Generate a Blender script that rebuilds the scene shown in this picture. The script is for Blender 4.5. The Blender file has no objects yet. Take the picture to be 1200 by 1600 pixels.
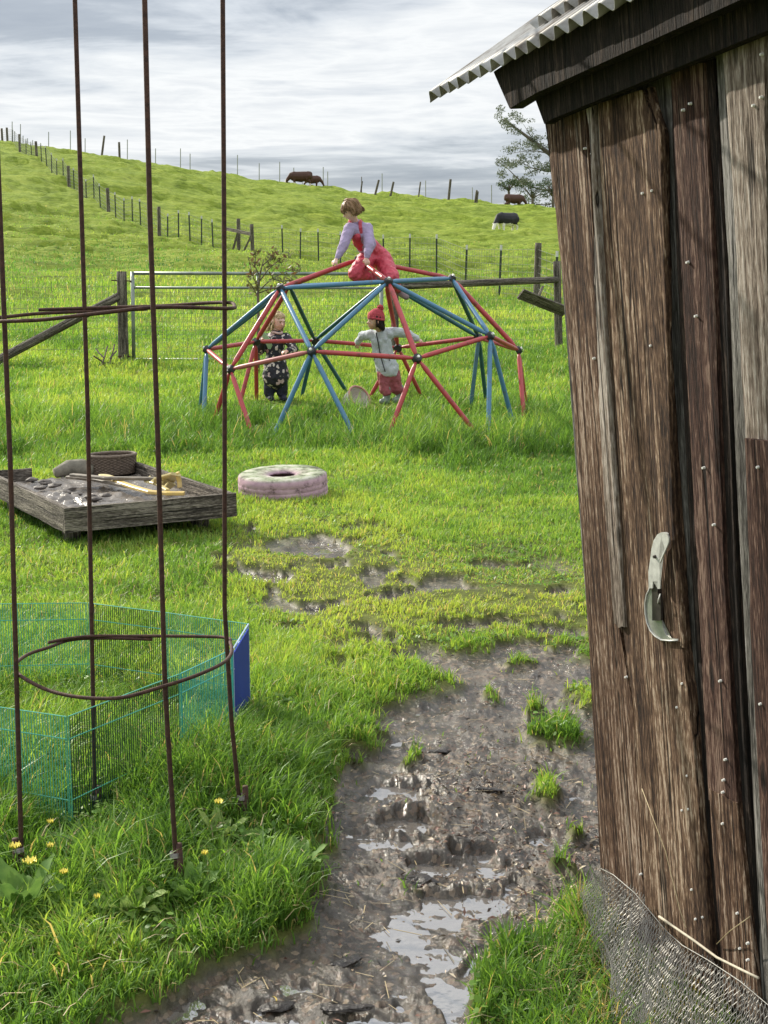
import bpy, bmesh, math, random
import numpy as np
from mathutils import Vector, Matrix, noise as mnoise

# ------------------------------------------------------------------ camera, world, sun, exposure
random.seed(7)
rng = np.random.default_rng(11)
scene = bpy.context.scene
COL = scene.collection
EYE = 1.6
PITCH = math.radians(10.0)
FPX = 2100.0                      # focal length in photograph pixels (1200 x 1600)

cam_d = bpy.data.cameras.new('camera')
cam_d.sensor_fit = 'VERTICAL'
cam_d.sensor_height = 36.0
cam_d.lens = FPX / 1600 * 36.0
cam_d.clip_start = 0.05
cam_d.clip_end = 5000
cam = bpy.data.objects.new('camera', cam_d)
cam.location = (0, 0, EYE)
cam.rotation_euler = (math.pi / 2 - PITCH, 0, 0)
COL.objects.link(cam)
scene.camera = cam
scene.view_settings.view_transform = 'Standard'
scene.view_settings.look = 'None'
scene.view_settings.gamma = 1
scene.view_settings.exposure = 0.32
scene.view_settings.use_curve_mapping = False

SUN_AZ = math.radians(-46)        # from straight ahead, negative = to the left
SUN_EL = math.radians(29)
sd = Vector((math.sin(SUN_AZ) * math.cos(SUN_EL), math.cos(SUN_AZ) * math.cos(SUN_EL), math.sin(SUN_EL)))
sun_d = bpy.data.lights.new('sun', 'SUN')
sun_d.energy = 4.8
sun_d.angle = math.radians(0.6)
sun_d.color = (1.0, 0.93, 0.80)
sun = bpy.data.objects.new('sun', sun_d)
sun.rotation_euler = (-sd).to_track_quat('-Z', 'Y').to_euler()
sun.location = (-20, 20, 20)
COL.objects.link(sun)

world = bpy.data.worlds.new('World')
scene.world = world
world.use_nodes = True
nt = world.node_tree
nt.nodes.clear()
def N(nt, typ, **kw):
    n = nt.nodes.new(typ)
    for k, v in kw.items():
        if k.startswith('i_'):
            key = k[2:]
            key = int(key) if key.isdigit() else key
            n.inputs[key].default_value = v
        else:
            setattr(n, k, v)
    return n
def ramp(nt, stops, fac=None, interp='LINEAR'):
    r = nt.nodes.new('ShaderNodeValToRGB')
    r.color_ramp.interpolation = interp
    e = r.color_ramp.elements
    while len(e) < len(stops): e.new(0.5)
    for k, (p, c) in enumerate(stops):
        e[k].position = p
        if isinstance(c, (int, float)): c = (c, c, c)
        e[k].color = (c[0], c[1], c[2], 1)
    if fac is not None: nt.links.new(fac, r.inputs[0])
    return r
L = nt.links.new
sky = N(nt, 'ShaderNodeTexSky', sky_type='NISHITA', sun_disc=False)
sky.sun_elevation = SUN_EL
sky.sun_rotation = SUN_AZ
tc = N(nt, 'ShaderNodeTexCoord')
sep = N(nt, 'ShaderNodeSeparateXYZ'); L(tc.outputs['Generated'], sep.inputs[0])
# layered cloud: the deck is a sheet overhead, so it streaks out sideways low down
zz = N(nt, 'ShaderNodeMath', operation='MAXIMUM', i_1=0.0); L(sep.outputs[2], zz.inputs[0])
za = N(nt, 'ShaderNodeMath', operation='ADD', i_1=0.10); L(zz.outputs[0], za.inputs[0])
dx = N(nt, 'ShaderNodeMath', operation='DIVIDE'); L(sep.outputs[0], dx.inputs[0]); L(za.outputs[0], dx.inputs[1])
dy = N(nt, 'ShaderNodeMath', operation='DIVIDE'); L(sep.outputs[1], dy.inputs[0]); L(za.outputs[0], dy.inputs[1])
cv = N(nt, 'ShaderNodeCombineXYZ'); L(dx.outputs[0], cv.inputs[0]); L(dy.outputs[0], cv.inputs[1])
mp = N(nt, 'ShaderNodeMapping'); mp.inputs['Scale'].default_value = (0.62, 1.0, 1); mp.inputs['Location'].default_value = (3.1, 7.3, 0.0); mp.inputs['Rotation'].default_value = (0, 0, 0.12)
L(cv.outputs[0], mp.inputs[0])
n1 = N(nt, 'ShaderNodeTexNoise', i_Scale=0.75, i_Detail=8.0, i_Roughness=0.56, i_Distortion=0.35); L(mp.outputs[0], n1.inputs['Vector'])
n2 = N(nt, 'ShaderNodeTexNoise', i_Scale=2.6, i_Detail=7.0, i_Roughness=0.6, i_Distortion=0.5); L(mp.outputs[0], n2.inputs['Vector'])
ma = N(nt, 'ShaderNodeMath', operation='MULTIPLY_ADD', i_1=0.38); L(n2.outputs[0], ma.inputs[0]); L(n1.outputs[0], ma.inputs[2])
cr = ramp(nt, [(0.50, (3.3, 3.75, 4.5)), (0.59, (4.4, 4.85, 5.5)), (0.66, (6.9, 7.3, 7.8)), (0.75, (9.2, 9.4, 9.5)), (0.90, (5.6, 6.1, 6.8))], ma.outputs[0])
gap = ramp(nt, [(0.44, 0.86), (0.56, 0.96)], n1.outputs[0])
mx = N(nt, 'ShaderNodeMix', data_type='RGBA'); L(gap.outputs[0], mx.inputs[0]); L(sky.outputs[0], mx.inputs[6]); L(cr.outputs[0], mx.inputs[7])
hi = N(nt, 'ShaderNodeMapRange', i_1=0.22, i_2=0.50, i_3=1.0, i_4=1.55); L(sep.outputs[2], hi.inputs[0])     # upper sky out of view, brightened to give the puddles more to reflect
vm = N(nt, 'ShaderNodeVectorMath', operation='SCALE'); L(mx.outputs[2], vm.inputs[0]); L(hi.outputs[0], vm.inputs['Scale'])
bg = N(nt, 'ShaderNodeBackground', i_Strength=0.085); L(vm.outputs[0], bg.inputs[0])
wo = N(nt, 'ShaderNodeOutputWorld'); L(bg.outputs[0], wo.inputs[0])

# ------------------------------------------------------------------ measuring helpers
CP, SP = math.cos(PITCH), math.sin(PITCH)
def ray(px, py):
    u = (px - 600) / FPX; v = (800 - py) / FPX
    return Vector((u, CP + v * SP, -SP + v * CP))
def at(px, py, Y):
    r = ray(px, py); k = Y / r.y
    return Vector((r.x * k, Y, EYE + r.z * k))
def onz(px, py, z=0.0):
    r = ray(px, py); k = (z - EYE) / r.z
    return Vector((r.x * k, r.y * k, z))
def proj(X, Y, Z):
    Zc = Z - EYE
    d = Y * CP - Zc * SP
    return 600 + FPX * X / d, 800 - FPX * (Y * SP + Zc * CP) / d

def _hash(ix, iy, s):
    h = (ix.astype(np.int64) * 374761393 + iy.astype(np.int64) * 668265263 + s * 1442695041) & 0xFFFFFFFF
    h = ((h ^ (h >> 13)) * 1274126177) & 0xFFFFFFFF
    return ((h ^ (h >> 16)) & 0xFFFF) / 65535.0
def vnoise(x, y, s=0):
    x = np.asarray(x, float); y = np.asarray(y, float)
    ix = np.floor(x); iy = np.floor(y); fx = x - ix; fy = y - iy
    fx = fx * fx * fx * (fx * (fx * 6 - 15) + 10); fy = fy * fy * fy * (fy * (fy * 6 - 15) + 10)
    a = _hash(ix, iy, s); b = _hash(ix + 1, iy, s); c = _hash(ix, iy + 1, s); d = _hash(ix + 1, iy + 1, s)
    return (a * (1 - fx) + b * fx) * (1 - fy) + (c * (1 - fx) + d * fx) * fy
def fbm(x, y, s=0, o=4, g=0.5):
    t = 0; a = 1; n = 0
    for k in range(o):
        t = t + a * vnoise(x * 2 ** k + 17.3 * k, y * 2 ** k - 9.1 * k, s + k); n += a; a *= g
    return t / n            # 0..1
def sdist(px, py, poly):
    """signed distance to polygon, positive inside (vectorised)"""
    px = np.asarray(px, float); py = np.asarray(py, float)
    d = np.full(px.shape, 1e9); ins = np.zeros(px.shape, bool)
    n = len(poly)
    for i in range(n):
        x1, y1 = poly[i]; x2, y2 = poly[(i + 1) % n]
        ex, ey = x2 - x1, y2 - y1
        t = np.clip(((px - x1) * ex + (py - y1) * ey) / (ex * ex + ey * ey), 0, 1)
        d = np.minimum(d, np.hypot(px - x1 - t * ex, py - y1 - t * ey))
        c = ((y1 > py) != (y2 > py)) & (px < (x2 - x1) * (py - y1) / ((y2 - y1) if y2 != y1 else 1e-9) + x1)
        ins ^= c
    return np.where(ins, d, -d)
def sstep(a, b, x):
    t = np.clip((x - a) / (b - a), 0, 1)
    return t * t * (3 - 2 * t)

# ------------------------------------------------------------------ materials
MATS = {}
def newmat(name):
    m = bpy.data.materials.new(name); m.use_nodes = True
    nt = m.node_tree; nt.nodes.clear()
    out = nt.nodes.new('ShaderNodeOutputMaterial')
    b = nt.nodes.new('ShaderNodeBsdfPrincipled')
    nt.links.new(b.outputs[0], out.inputs[0])
    MATS[name] = m
    return m, nt, b, out
def mat(name, col, rough=0.6, metal=0.0, nscale=12.0, namt=0.25, bump=0.0, bscale=60.0, col2=None, stretch=(1, 1, 1), spec=None, thr=(0.35, 0.65), bdist=0.01):
    """plain surface with a real procedural variation of its own"""
    m, nt, b, out = newmat(name)
    L = nt.links.new
    tc = N(nt, 'ShaderNodeTexCoord')
    mp = N(nt, 'ShaderNodeMapping'); mp.inputs['Scale'].default_value = stretch
    L(tc.outputs['Object'], mp.inputs[0])
    n = N(nt, 'ShaderNodeTexNoise', i_Scale=nscale, i_Detail=6.0, i_Roughness=0.65); L(mp.outputs[0], n.inputs['Vector'])
    c2 = col2 if col2 else tuple(c * (1 - namt) for c in col)
    r = ramp(nt, [(thr[0], c2), (thr[1], col)], n.outputs[0])
    L(r.outputs[0], b.inputs['Base Color'])
    b.inputs['Roughness'].default_value = rough
    b.inputs['Metallic'].default_value = metal
    if spec is not None: b.inputs['Specular IOR Level'].default_value = spec
    if bump:
        n2 = N(nt, 'ShaderNodeTexNoise', i_Scale=bscale, i_Detail=5.0, i_Roughness=0.6); L(mp.outputs[0], n2.inputs['Vector'])
        bp = N(nt, 'ShaderNodeBump', i_Strength=bump, i_Distance=bdist); L(n2.outputs[0], bp.inputs['Height'])
        L(bp.outputs[0], b.inputs['Normal'])
    return m

# ------------------------------------------------------------------ object helpers
def tag(o, label=None, cat=None, group=None, kind=None):
    if label: o['label'] = label
    if cat: o['category'] = cat
    if group: o['group'] = group
    if kind: o['kind'] = kind
    return o
def empty(name, loc=(0, 0, 0), label=None, cat=None, group=None):
    o = bpy.data.objects.new(name, None); COL.objects.link(o)
    o.location = loc; o.empty_display_size = 0.1
    return tag(o, label, cat, group)
def link_mesh(name, me, m=None, parent=None, smooth=False):
    if m is not None:
        for k in (m if isinstance(m, (list, tuple)) else [m]): me.materials.append(k)
    if smooth:
        me.polygons.foreach_set('use_smooth', np.ones(len(me.polygons), bool))
    o = bpy.data.objects.new(name, me); COL.objects.link(o)
    if parent is not None:
        o.parent = parent
        # geometry is given in world space: bring it into the parent's space (roots are unrotated)
        o.location = -Vector(root_loc(parent))
        if o.location.length > 0:
            me.transform(Matrix.Translation(o.location)); o.location = (0, 0, 0)
    return o
def root_loc(p):
    v = Vector(p.location)
    while p.parent is not None:
        p = p.parent; v += Vector(p.location)
    return v
def bm_obj(name, bm, m=None, parent=None, smooth=False, bevel=0):
    if bevel: bmesh.ops.bevel(bm, geom=list(bm.edges), offset=bevel, segments=2, affect='EDGES', profile=0.6)
    bmesh.ops.recalc_face_normals(bm, faces=bm.faces)
    me = bpy.data.meshes.new(name); bm.to_mesh(me); bm.free()
    return link_mesh(name, me, m, parent, smooth)
def np_mesh(name, V, F, smooth=False):
    """V (n,3); F (m,k) equal-sided faces"""
    V = np.asarray(V, np.float32); F = np.asarray(F, np.int32)
    me = bpy.data.meshes.new(name)
    me.vertices.add(len(V)); me.vertices.foreach_set('co', V.ravel())
    k = F.shape[1]
    me.loops.add(F.size); me.loops.foreach_set('vertex_index', F.ravel())
    me.polygons.add(len(F)); me.polygons.foreach_set('loop_start', np.arange(0, F.size, k, dtype=np.int32))
    me.polygons.foreach_set('loop_total', np.full(len(F), k, np.int32))
    if smooth: me.polygons.foreach_set('use_smooth', np.ones(len(F), bool))
    me.update(calc_edges=True)
    return me
def vcol(me, name, arr, dom='POINT'):
    a = me.color_attributes.new(name, 'FLOAT_COLOR', dom)
    c = np.ones((len(arr), 4), np.float32); c[:, :arr.shape[1]] = arr
    a.data.foreach_set('color', c.ravel())
def tube_into(bm, pts, rad, seg=8, caps=True):
    """tube along a polyline; rad number or list"""
    pts = [Vector(p) for p in pts]; n = len(pts)
    rr = rad if isinstance(rad, (list, tuple)) else [rad] * n
    rings = []
    prev = None
    for i, p in enumerate(pts):
        t = (pts[min(i + 1, n - 1)] - pts[max(i - 1, 0)]).normalized()
        if prev is None:
            a = t.orthogonal().normalized()
        else:
            a = (prev - t * prev.dot(t))
            a = a.normalized() if a.length > 1e-6 else t.orthogonal().normalized()
        prev = a; b = t.cross(a)
        rings.append([bm.verts.new(p + (a * math.cos(2 * math.pi * k / seg) + b * math.sin(2 * math.pi * k / seg)) * rr[i]) for k in range(seg)])
    for i in range(n - 1):
        for k in range(seg):
            bm.faces.new((rings[i][k], rings[i][(k + 1) % seg], rings[i + 1][(k + 1) % seg], rings[i + 1][k]))
    if caps:
        bm.faces.new(rings[0][::-1]); bm.faces.new(rings[-1])
def tube(name, pts, rad, m, parent=None, seg=8):
    bm = bmesh.new(); tube_into(bm, pts, rad, seg)
    return bm_obj(name, bm, m, parent, smooth=True)
def box_into(bm, c, ax, ay, az, sx, sy, sz):
    """box centred at c, axes ax, ay, az, full sizes"""
    vs = []
    for i in (-.5, .5):
        for j in (-.5, .5):
            for k in (-.5, .5):
                vs.append(bm.verts.new(Vector(c) + ax * (i * sx) + ay * (j * sy) + az * (k * sz)))
    for f in ((0, 1, 3, 2), (4, 6, 7, 5), (0, 4, 5, 1), (2, 3, 7, 6), (0, 2, 6, 4), (1, 5, 7, 3)):
        bm.faces.new([vs[i] for i in f])
def beam(name, p0, p1, w, t, m, parent=None, up=Vector((0, 0, 1)), bevel=0.003):
    """rectangular bar from p0 to p1: w along 'up', t across"""
    p0 = Vector(p0); p1 = Vector(p1); a = (p1 - p0); ln = a.length; a.normalize()
    side = a.cross(up).normalized(); u2 = side.cross(a).normalized()
    bm = bmesh.new(); box_into(bm, (p0 + p1) / 2, a, side, u2, ln, t, w)
    return bm_obj(name, bm, m, parent, bevel=bevel)
# ------------------------------------------------------------------ terrain
_rowsY = np.array([20, 30, 40, 60, 80, 100, 120.0])
_cols = {   # photograph x : photograph y of the ground at those distances
    -600: [540, 465, 428, 380, 292, 228, 196],
    0:    [552, 472, 436, 388, 302, 242, 216],
    200:  [553, 476, 441, 394, 322, 270, 248],
    400:  [553, 478, 447, 406, 358, 312, 281],
    600:  [545, 482, 452, 407, 375, 338, 301],
    850:  [540, 490, 458, 412, 370, 343, 325],
    1200: [540, 492, 462, 420, 385, 358, 343],
    1800: [540, 495, 465, 425, 395, 370, 358]}
def _z_of(y, Y): return EYE + Y * math.tan(math.atan((800 - y) / FPX) - PITCH)
_gY = np.array([0.0, 9.0, 12.3, 14.0, 15.7] + list(_rowsY) + [150, 220, 400, 1500])
_gU = []; _gZ = []
for px, ys in _cols.items():
    _gU.append((px - 600) / FPX / 1.018)
    z = [0, 0.01, 0.06, 0.12, 0.18] + [_z_of(y, Y) for y, Y in zip(ys, _rowsY)]
    z += [z[-1] - 2.5, z[-1] - 16, z[-1] - 45, z[-1] - 120]
    _gZ.append(z)
_gU = np.array(_gU); _gZ = np.array(_gZ)
# resample to a fine smooth grid (u, log Y)
_lu = np.linspace(-1.2, 1.2, 121); _ll = np.linspace(math.log(1.0), math.log(1500), 420)
_tab = np.zeros((len(_lu), len(_ll)))
_rowv = np.array([np.interp(np.exp(_ll), _gY, z) for z in _gZ])
for j in range(len(_ll)): _tab[:, j] = np.interp(_lu, _gU, _rowv[:, j])
def _blur(a, n, ax):
    k = np.exp(-np.linspace(-2, 2, 2 * n + 1) ** 2); k /= k.sum()
    p = [(0, 0), (0, 0)]; p[ax] = (n, n)
    ap = np.pad(a, p, mode='edge')
    return np.apply_along_axis(lambda v: np.convolve(v, k, 'valid'), ax, ap)
_tab = _blur(_blur(_tab, 5, 1), 6, 0)
def base_h(X, Y):
    X = np.asarray(X, float); Y = np.asarray(Y, float)
    Yc = np.maximum(Y, 1.0)
    u = np.clip(X / Yc, -1.19, 1.19)
    fi = (u + 1.2) / 2.4 * (len(_lu) - 1); fj = (np.log(Yc) - _ll[0]) / (_ll[-1] - _ll[0]) * (len(_ll) - 1)
    fj = np.clip(fj, 0, len(_ll) - 1.001); fi = np.clip(fi, 0, len(_lu) - 1.001)
    i = fi.astype(int); j = fj.astype(int); a = fi - i; b = fj - j
    return (_tab[i, j] * (1 - a) * (1 - b) + _tab[i + 1, j] * a * (1 - b) + _tab[i, j + 1] * (1 - a) * b + _tab[i + 1, j + 1] * a * b)

MUD = [(120, 1640), (215, 1575), (290, 1510), (400, 1480), (470, 1440), (520, 1390), (548, 1330), (520, 1270), (535, 1210), (580, 1160), (560, 1115),
       (640, 1085), (705, 1070), (660, 1050), (600, 1020), (640, 1004), (740, 1012), (830, 1010), (930, 1030), (1000, 1090), (1060, 1240), (1060, 1420),
       (930, 1400), (860, 1430), (800, 1475), (755, 1540), (735, 1640), (700, 1900), (0, 1900)]
PATCH = [(485, 858, 52, 22), (390, 829, 14, 9), (395, 902, 60, 12), (512, 946, 50, 9), (521, 1052, 24, 15), (745, 980, 66, 9), (865, 985, 50, 9),
         (795, 882, 62, 9), (895, 922, 24, 9), (345, 880, 26, 8), (640, 930, 60, 8), (560, 830, 30, 8), (835, 1010, 90, 14), (440, 985, 40, 7)]
BARE = [(350, 845), (440, 822), (560, 822), (680, 850), (900, 870), (930, 1000), (740, 1015), (560, 1060), (430, 990), (350, 920)]
ISLE = [(768, 1090, 24, 16), (612, 1192, 22, 9), (838, 1118, 26, 8), (620, 1160, 30, 7), (890, 1150, 60, 22), (870, 1230, 34, 26), (800, 1030, 34, 14), (700, 1000, 46, 10), (915, 1090, 24, 22), (900, 1290, 24, 14), (690, 1385, 12, 6), (868, 1362, 18, 10)]
PUD = [(700, 1352, 46, 18), (672, 1436, 66, 26), (632, 1508, 46, 27), (735, 1512, 22, 34), (915, 1230, 26, 17), (860, 1294, 30, 14), (520, 1054, 16, 10),
       (405, 1592, 60, 14), (284, 1568, 36, 20), (388, 829, 10, 7), (478, 850, 24, 8), (492, 872, 26, 5), (612, 1150, 70, 9), (570, 1180, 44, 10), (640, 1100, 60, 8),
       (690, 1580, 26, 14), (600, 1300, 30, 12), (395, 904, 30, 6), (507, 947, 34, 5), (760, 1350, 40, 12), (560, 1590, 50, 10), (800, 1390, 26, 12), (640, 1240, 40, 14), (655, 1275, 34, 14), (640, 1310, 40, 16), (720, 1395, 50, 16), (650, 1470, 60, 26), (690, 1545, 50, 24), (610, 1545, 40, 22), (760, 1325, 40, 10), (600, 1205, 44, 12), (660, 1125, 50, 8), (480, 1545, 40, 10)]
def ell(px, py, L, soft=1.0):
    v = np.full(np.shape(px), -9.0)
    for cx, cy, rx, ry in L:
        v = np.maximum(v, 1 - np.hypot((px - cx) / rx, (py - cy) / ry))
    return v
def masks(X, Y):
    """mud 0..1, puddle 0..1, from world positions on the ground"""
    px, py = proj(X, Y, base_h(X, Y))
    s = FPX / np.maximum(Y, 1.0)
    wx = (fbm(X * 3.2, Y * 3.2, 3, 5, .68) - .5) * 0.36 * s; wy = (fbm(X * 3.2, Y * 3.2, 9, 5, .68) - .5) * 0.36 * s * np.clip(1.7 / np.maximum(Y, 1), 0.1, .7)
    qx = px + wx; qy = py + wy
    m = sstep(-0.03, 0.03, sdist(qx, qy, MUD) / s)
    m = np.maximum(m, sstep(0.0, 0.25, ell(qx, qy, PATCH)))
    m = np.maximum(m, sstep(-.05, .15, sdist(px, py, BARE) / s) * .80 * sstep(.585, .645, fbm(X * 2.9, Y * 1.9, 15, 4, .62)))
    m = m * (1 - sstep(-0.1, 0.7, ell(qx, qy, ISLE)))
    m = np.where(Y < 1.2, 0, m)
    p = sstep(-0.35, 0.25, ell(px + wx * .8, py + wy * .8, PUD))
    m = np.maximum(m, p * (Y > 1.2))
    return m, p
WATER_Z = -0.034
def ground_h(X, Y, full=False):
    m, p = masks(X, Y)
    b = base_h(X, Y)
    lump = (fbm(X * 1.1, Y * 1.1, 21, 3) - .5) * 0.05 * sstep(1, 4, Y) + (fbm(X * 7, Y * 7, 31, 3) - .5) * 0.022
    lump = lump * (1 - m) + 0.012 * (1 - m)
    fa = np.clip(1 - Y / 25, 0, 1)
    r1 = np.abs(fbm(X * 6, Y * 6, 41, 3) - .5) * 2
    mudh = -0.024 + (fbm(X * 3.0, Y * 3.0, 45, 3) - .5) * 0.022 + (r1 - .28) * 0.028 + (fbm(X * 34, Y * 34, 51, 4, .72) - .5) * 0.030
    mudh += 0.05 * np.exp(-(((X - .20) / .22) ** 2 + ((Y - 3.85) / .35) ** 2))     # raised soil hump in the path
    mudh = np.maximum(mudh, WATER_Z + 0.0025 + 0 * X)
    wet = WATER_Z - 0.0010 + (fbm(X * 6, Y * 11, 61, 6, .74) - .5) * 0.040
    mudh = mudh * (1 - p) + wet * p
    h = b + lump + m * mudh * np.where(p > .3, 1, (0.35 + 0.65 * fa))
    # tussocks and little terraces on the hill
    hill = sstep(17, 60, Y)
    t1 = 1 - np.abs(fbm(X * .07, Y * .24, 71, 3) * 2 - 1)
    t2 = fbm(X * .42, Y * 1.05, 75, 4, .62)
    t3 = fbm(X * 1.3, Y * 2.2, 77, 3, .6)
    h = h + hill * ((t1 ** 3 - .4) * 0.55 + (t2 - .5) * .44 + (t3 - .5) * .26) * sstep(0, 1, (700 - Y) / 400)
    h = h + sstep(14, 24, Y) * (fbm(X * .9, Y * .9, 79, 3) - .5) * 0.16
    if full: return h, m, p
    return h
def gz(x, y): return float(ground_h(np.array([x]), np.array([y]))[0])

_az = np.concatenate([np.arange(-180, -44, 4.0), np.arange(-44, -21, .6), np.arange(-21, 21, 0.085), np.arange(21, 44, .6), np.arange(44, 180, 4.0)])
_az = np.radians(_az)
_rr = np.concatenate([np.linspace(.25, 1.9, 12)[:-1], 1.9 * 1.0042 ** np.arange(0, 420), ])
_rr = np.concatenate([_rr, _rr[-1] * 1.0046 ** np.arange(1, 540)]); _rr = np.concatenate([_rr, _rr[-1] * 1.06 ** np.arange(1, 42)])
A, R = np.meshgrid(_az, _rr, indexing='ij')
GX = np.sin(A) * R; GY = np.cos(A) * R
# behind the camera the ground is simply flat
H, M, P = ground_h(GX, np.maximum(GY, 0.3), True)
back = GY < 0.3
H = np.where(back, 0.0, H)
na, nr = A.shape
V = np.stack([GX, GY, H], -1).reshape(-1, 3)
V = np.vstack([V, [[0, 0, 0]]])
i = np.arange(na)[:, None]; j = np.arange(nr - 1)[None, :]
i2 = (i + 1) % na
F = np.stack([i * nr + j, i2 * nr + j, i2 * nr + j + 1, i * nr + j + 1], -1).reshape(-1, 4)[:, ::-1]
me = np_mesh('ground', V, F, smooth=True)
att = np.zeros((len(V), 3), np.float32); att[:-1, 0] = M.ravel(); att[:-1, 1] = P.ravel()
_px, _py = proj(GX, np.maximum(GY, .3), base_h(GX, np.maximum(GY, .3))); att[:-1, 2] = sstep(-1.6, 0.1, ell(_px, _py, PUD)).ravel()
vcol(me, 'mask', att)

m_ground, nt, b, out = newmat('soil_and_turf')
L = nt.links.new
tc = N(nt, 'ShaderNodeTexCoord'); at_ = N(nt, 'ShaderNodeAttribute', attribute_name='mask')
sepm = N(nt, 'ShaderNodeSeparateColor'); L(at_.outputs['Color'], sepm.inputs[0])
# turf: short sward colours in patches
na1 = N(nt, 'ShaderNodeTexNoise', i_Scale=0.35, i_Detail=6.0, i_Roughness=0.6); L(tc.outputs['Object'], na1.inputs['Vector'])
mpx = N(nt, 'ShaderNodeMapping'); mpx.inputs['Scale'].default_value = (1.0, 2.6, 1.0); L(tc.outputs['Object'], mpx.inputs[0])
na2 = N(nt, 'ShaderNodeTexNoise', i_Scale=1.4, i_Detail=8.0, i_Roughness=0.72); L(mpx.outputs[0], na2.inputs['Vector'])
turf1 = ramp(nt, [(0.32, (0.15, 0.215, 0.025)), (0.5, (0.23, 0.31, 0.035)), (0.68, (0.33, 0.39, 0.06))], na1.outputs[0])
turf2 = ramp(nt, [(0.36, (0.06, 0.095, 0.016)), (0.46, (0.17, 0.24, 0.03)), (0.57, (0.28, 0.35, 0.05)), (0.68, (0.42, 0.44, 0.14))], na2.outputs[0])
mt = N(nt, 'ShaderNodeMix', data_type='RGBA', i_0=0.55); L(turf1.outputs[0], mt.inputs[6]); L(turf2.outputs[0], mt.inputs[7])
# mud: dark wet silt with chips and paler drier crumbs
nm = N(nt, 'ShaderNodeTexNoise', i_Scale=9.0, i_Detail=9.0, i_Roughness=0.7); L(tc.outputs['Object'], nm.inputs['Vector'])
mudc = ramp(nt, [(0.3, (0.016, 0.012, 0.009)), (0.5, (0.062, 0.050, 0.036)), (0.66, (0.125, 0.104, 0.078)), (0.78, (0.22, 0.185, 0.14))], nm.outputs[0])
vo = N(nt, 'ShaderNodeTexVoronoi', i_Scale=70.0); vo.feature = 'F1'; L(tc.outputs['Object'], vo.inputs['Vector'])
vsep = N(nt, 'ShaderNodeSeparateColor'); L(vo.outputs['Color'], vsep.inputs[0])
chip = ramp(nt, [(0.70, 0.0), (0.74, 1.0)], vsep.outputs[0])
chipc = ramp(nt, [(0.0, (0.05, 0.03, 0.02)), (0.5, (0.16, 0.10, 0.065)), (1.0, (0.33, 0.25, 0.17))], vsep.outputs[1])
mc = N(nt, 'ShaderNodeMix', data_type='RGBA'); 
chf = N(nt, 'ShaderNodeMath', operation='MULTIPLY', i_1=0.55); L(chip.outputs[0], chf.inputs[0])
L(chf.outputs[0], mc.inputs[0]); L(mudc.outputs[0], mc.inputs[6]); L(chipc.outputs[0], mc.inputs[7])
mg = N(nt, 'ShaderNodeMix', data_type='RGBA'); L(sepm.outputs[0], mg.inputs[0]); L(mt.outputs[2], mg.inputs[6]); L(mc.outputs[2], mg.inputs[7])
# under the living blades the soil and thatch near the camera
geo = N(nt, 'ShaderNodeNewGeometry'); sg = N(nt, 'ShaderNodeSeparateXYZ'); L(geo.outputs['Position'], sg.inputs[0])
far = N(nt, 'ShaderNodeMapRange', i_1=9.0, i_2=24.0); L(sg.outputs[1], far.inputs[0])
thatch = ramp(nt, [(0.35, (0.05, 0.06, 0.018)), (0.6, (0.13, 0.15, 0.035)), (0.75, (0.20, 0.19, 0.06))], nm.outputs[0])
mth = N(nt, 'ShaderNodeMix', data_type='RGBA'); L(far.outputs[0], mth.inputs[0]); L(thatch.outputs[0], mth.inputs[6]); L(mt.outputs[2], mth.inputs[7])
L(mth.outputs[2], mg.inputs[6])
L(mg.outputs[2], b.inputs['Base Color'])
rn = N(nt, 'ShaderNodeTexNoise', i_Scale=5.0, i_Detail=5.0); L(tc.outputs['Object'], rn.inputs['Vector'])
rr_ = ramp(nt, [(0.38, 0.16), (0.50, 0.34), (0.66, 0.70)], rn.outputs[0])
wr = N(nt, 'ShaderNodeMapRange', i_3=1.0, i_4=0.42); L(sepm.outputs[2], wr.inputs[0]); wrm = N(nt, 'ShaderNodeMath', operation='MULTIPLY'); L(rr_.outputs[0], wrm.inputs[0]); L(wr.outputs[0], wrm.inputs[1])
rm = N(nt, 'ShaderNodeMix', data_type='FLOAT', i_2=0.9); L(sepm.outputs[0], rm.inputs[0]); L(wrm.outputs[0], rm.inputs[3])
L(rm.outputs[0], b.inputs['Roughness'])
b.inputs['Specular IOR Level'].default_value = 0.5
spm = N(nt, 'ShaderNodeMapRange', i_3=0.12, i_4=0.7); L(sepm.outputs[0], spm.inputs[0]); spm.inputs[4].default_value = 0.6; L(spm.outputs[0], b.inputs['Specular IOR Level'])
b.inputs['IOR'].default_value = 1.5
nb = N(nt, 'ShaderNodeTexNoise', i_Scale=38.0, i_Detail=8.0, i_Roughness=0.7); L(tc.outputs['Object'], nb.inputs['Vector'])
bp = N(nt, 'ShaderNodeBump', i_Strength=0.8, i_Distance=0.012); L(nb.outputs[0], bp.inputs['Height'])
nb2 = N(nt, 'ShaderNodeTexNoise', i_Scale=2.2, i_Detail=7.0, i_Roughness=0.7); L(mpx.outputs[0], nb2.inputs['Vector'])
fb = N(nt, 'ShaderNodeMath', operation='MULTIPLY', i_1=0.9); L(far.outputs[0], fb.inputs[0])
bp2 = N(nt, 'ShaderNodeBump', i_Distance=0.25); L(fb.outputs[0], bp2.inputs['Strength']); L(nb2.outputs[0], bp2.inputs['Height']); L(bp.outputs[0], bp2.inputs['Normal'])
L(bp2.outputs[0], b.inputs['Normal'])
g = link_mesh('ground', me, m_ground); tag(g, kind='structure')

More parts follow.
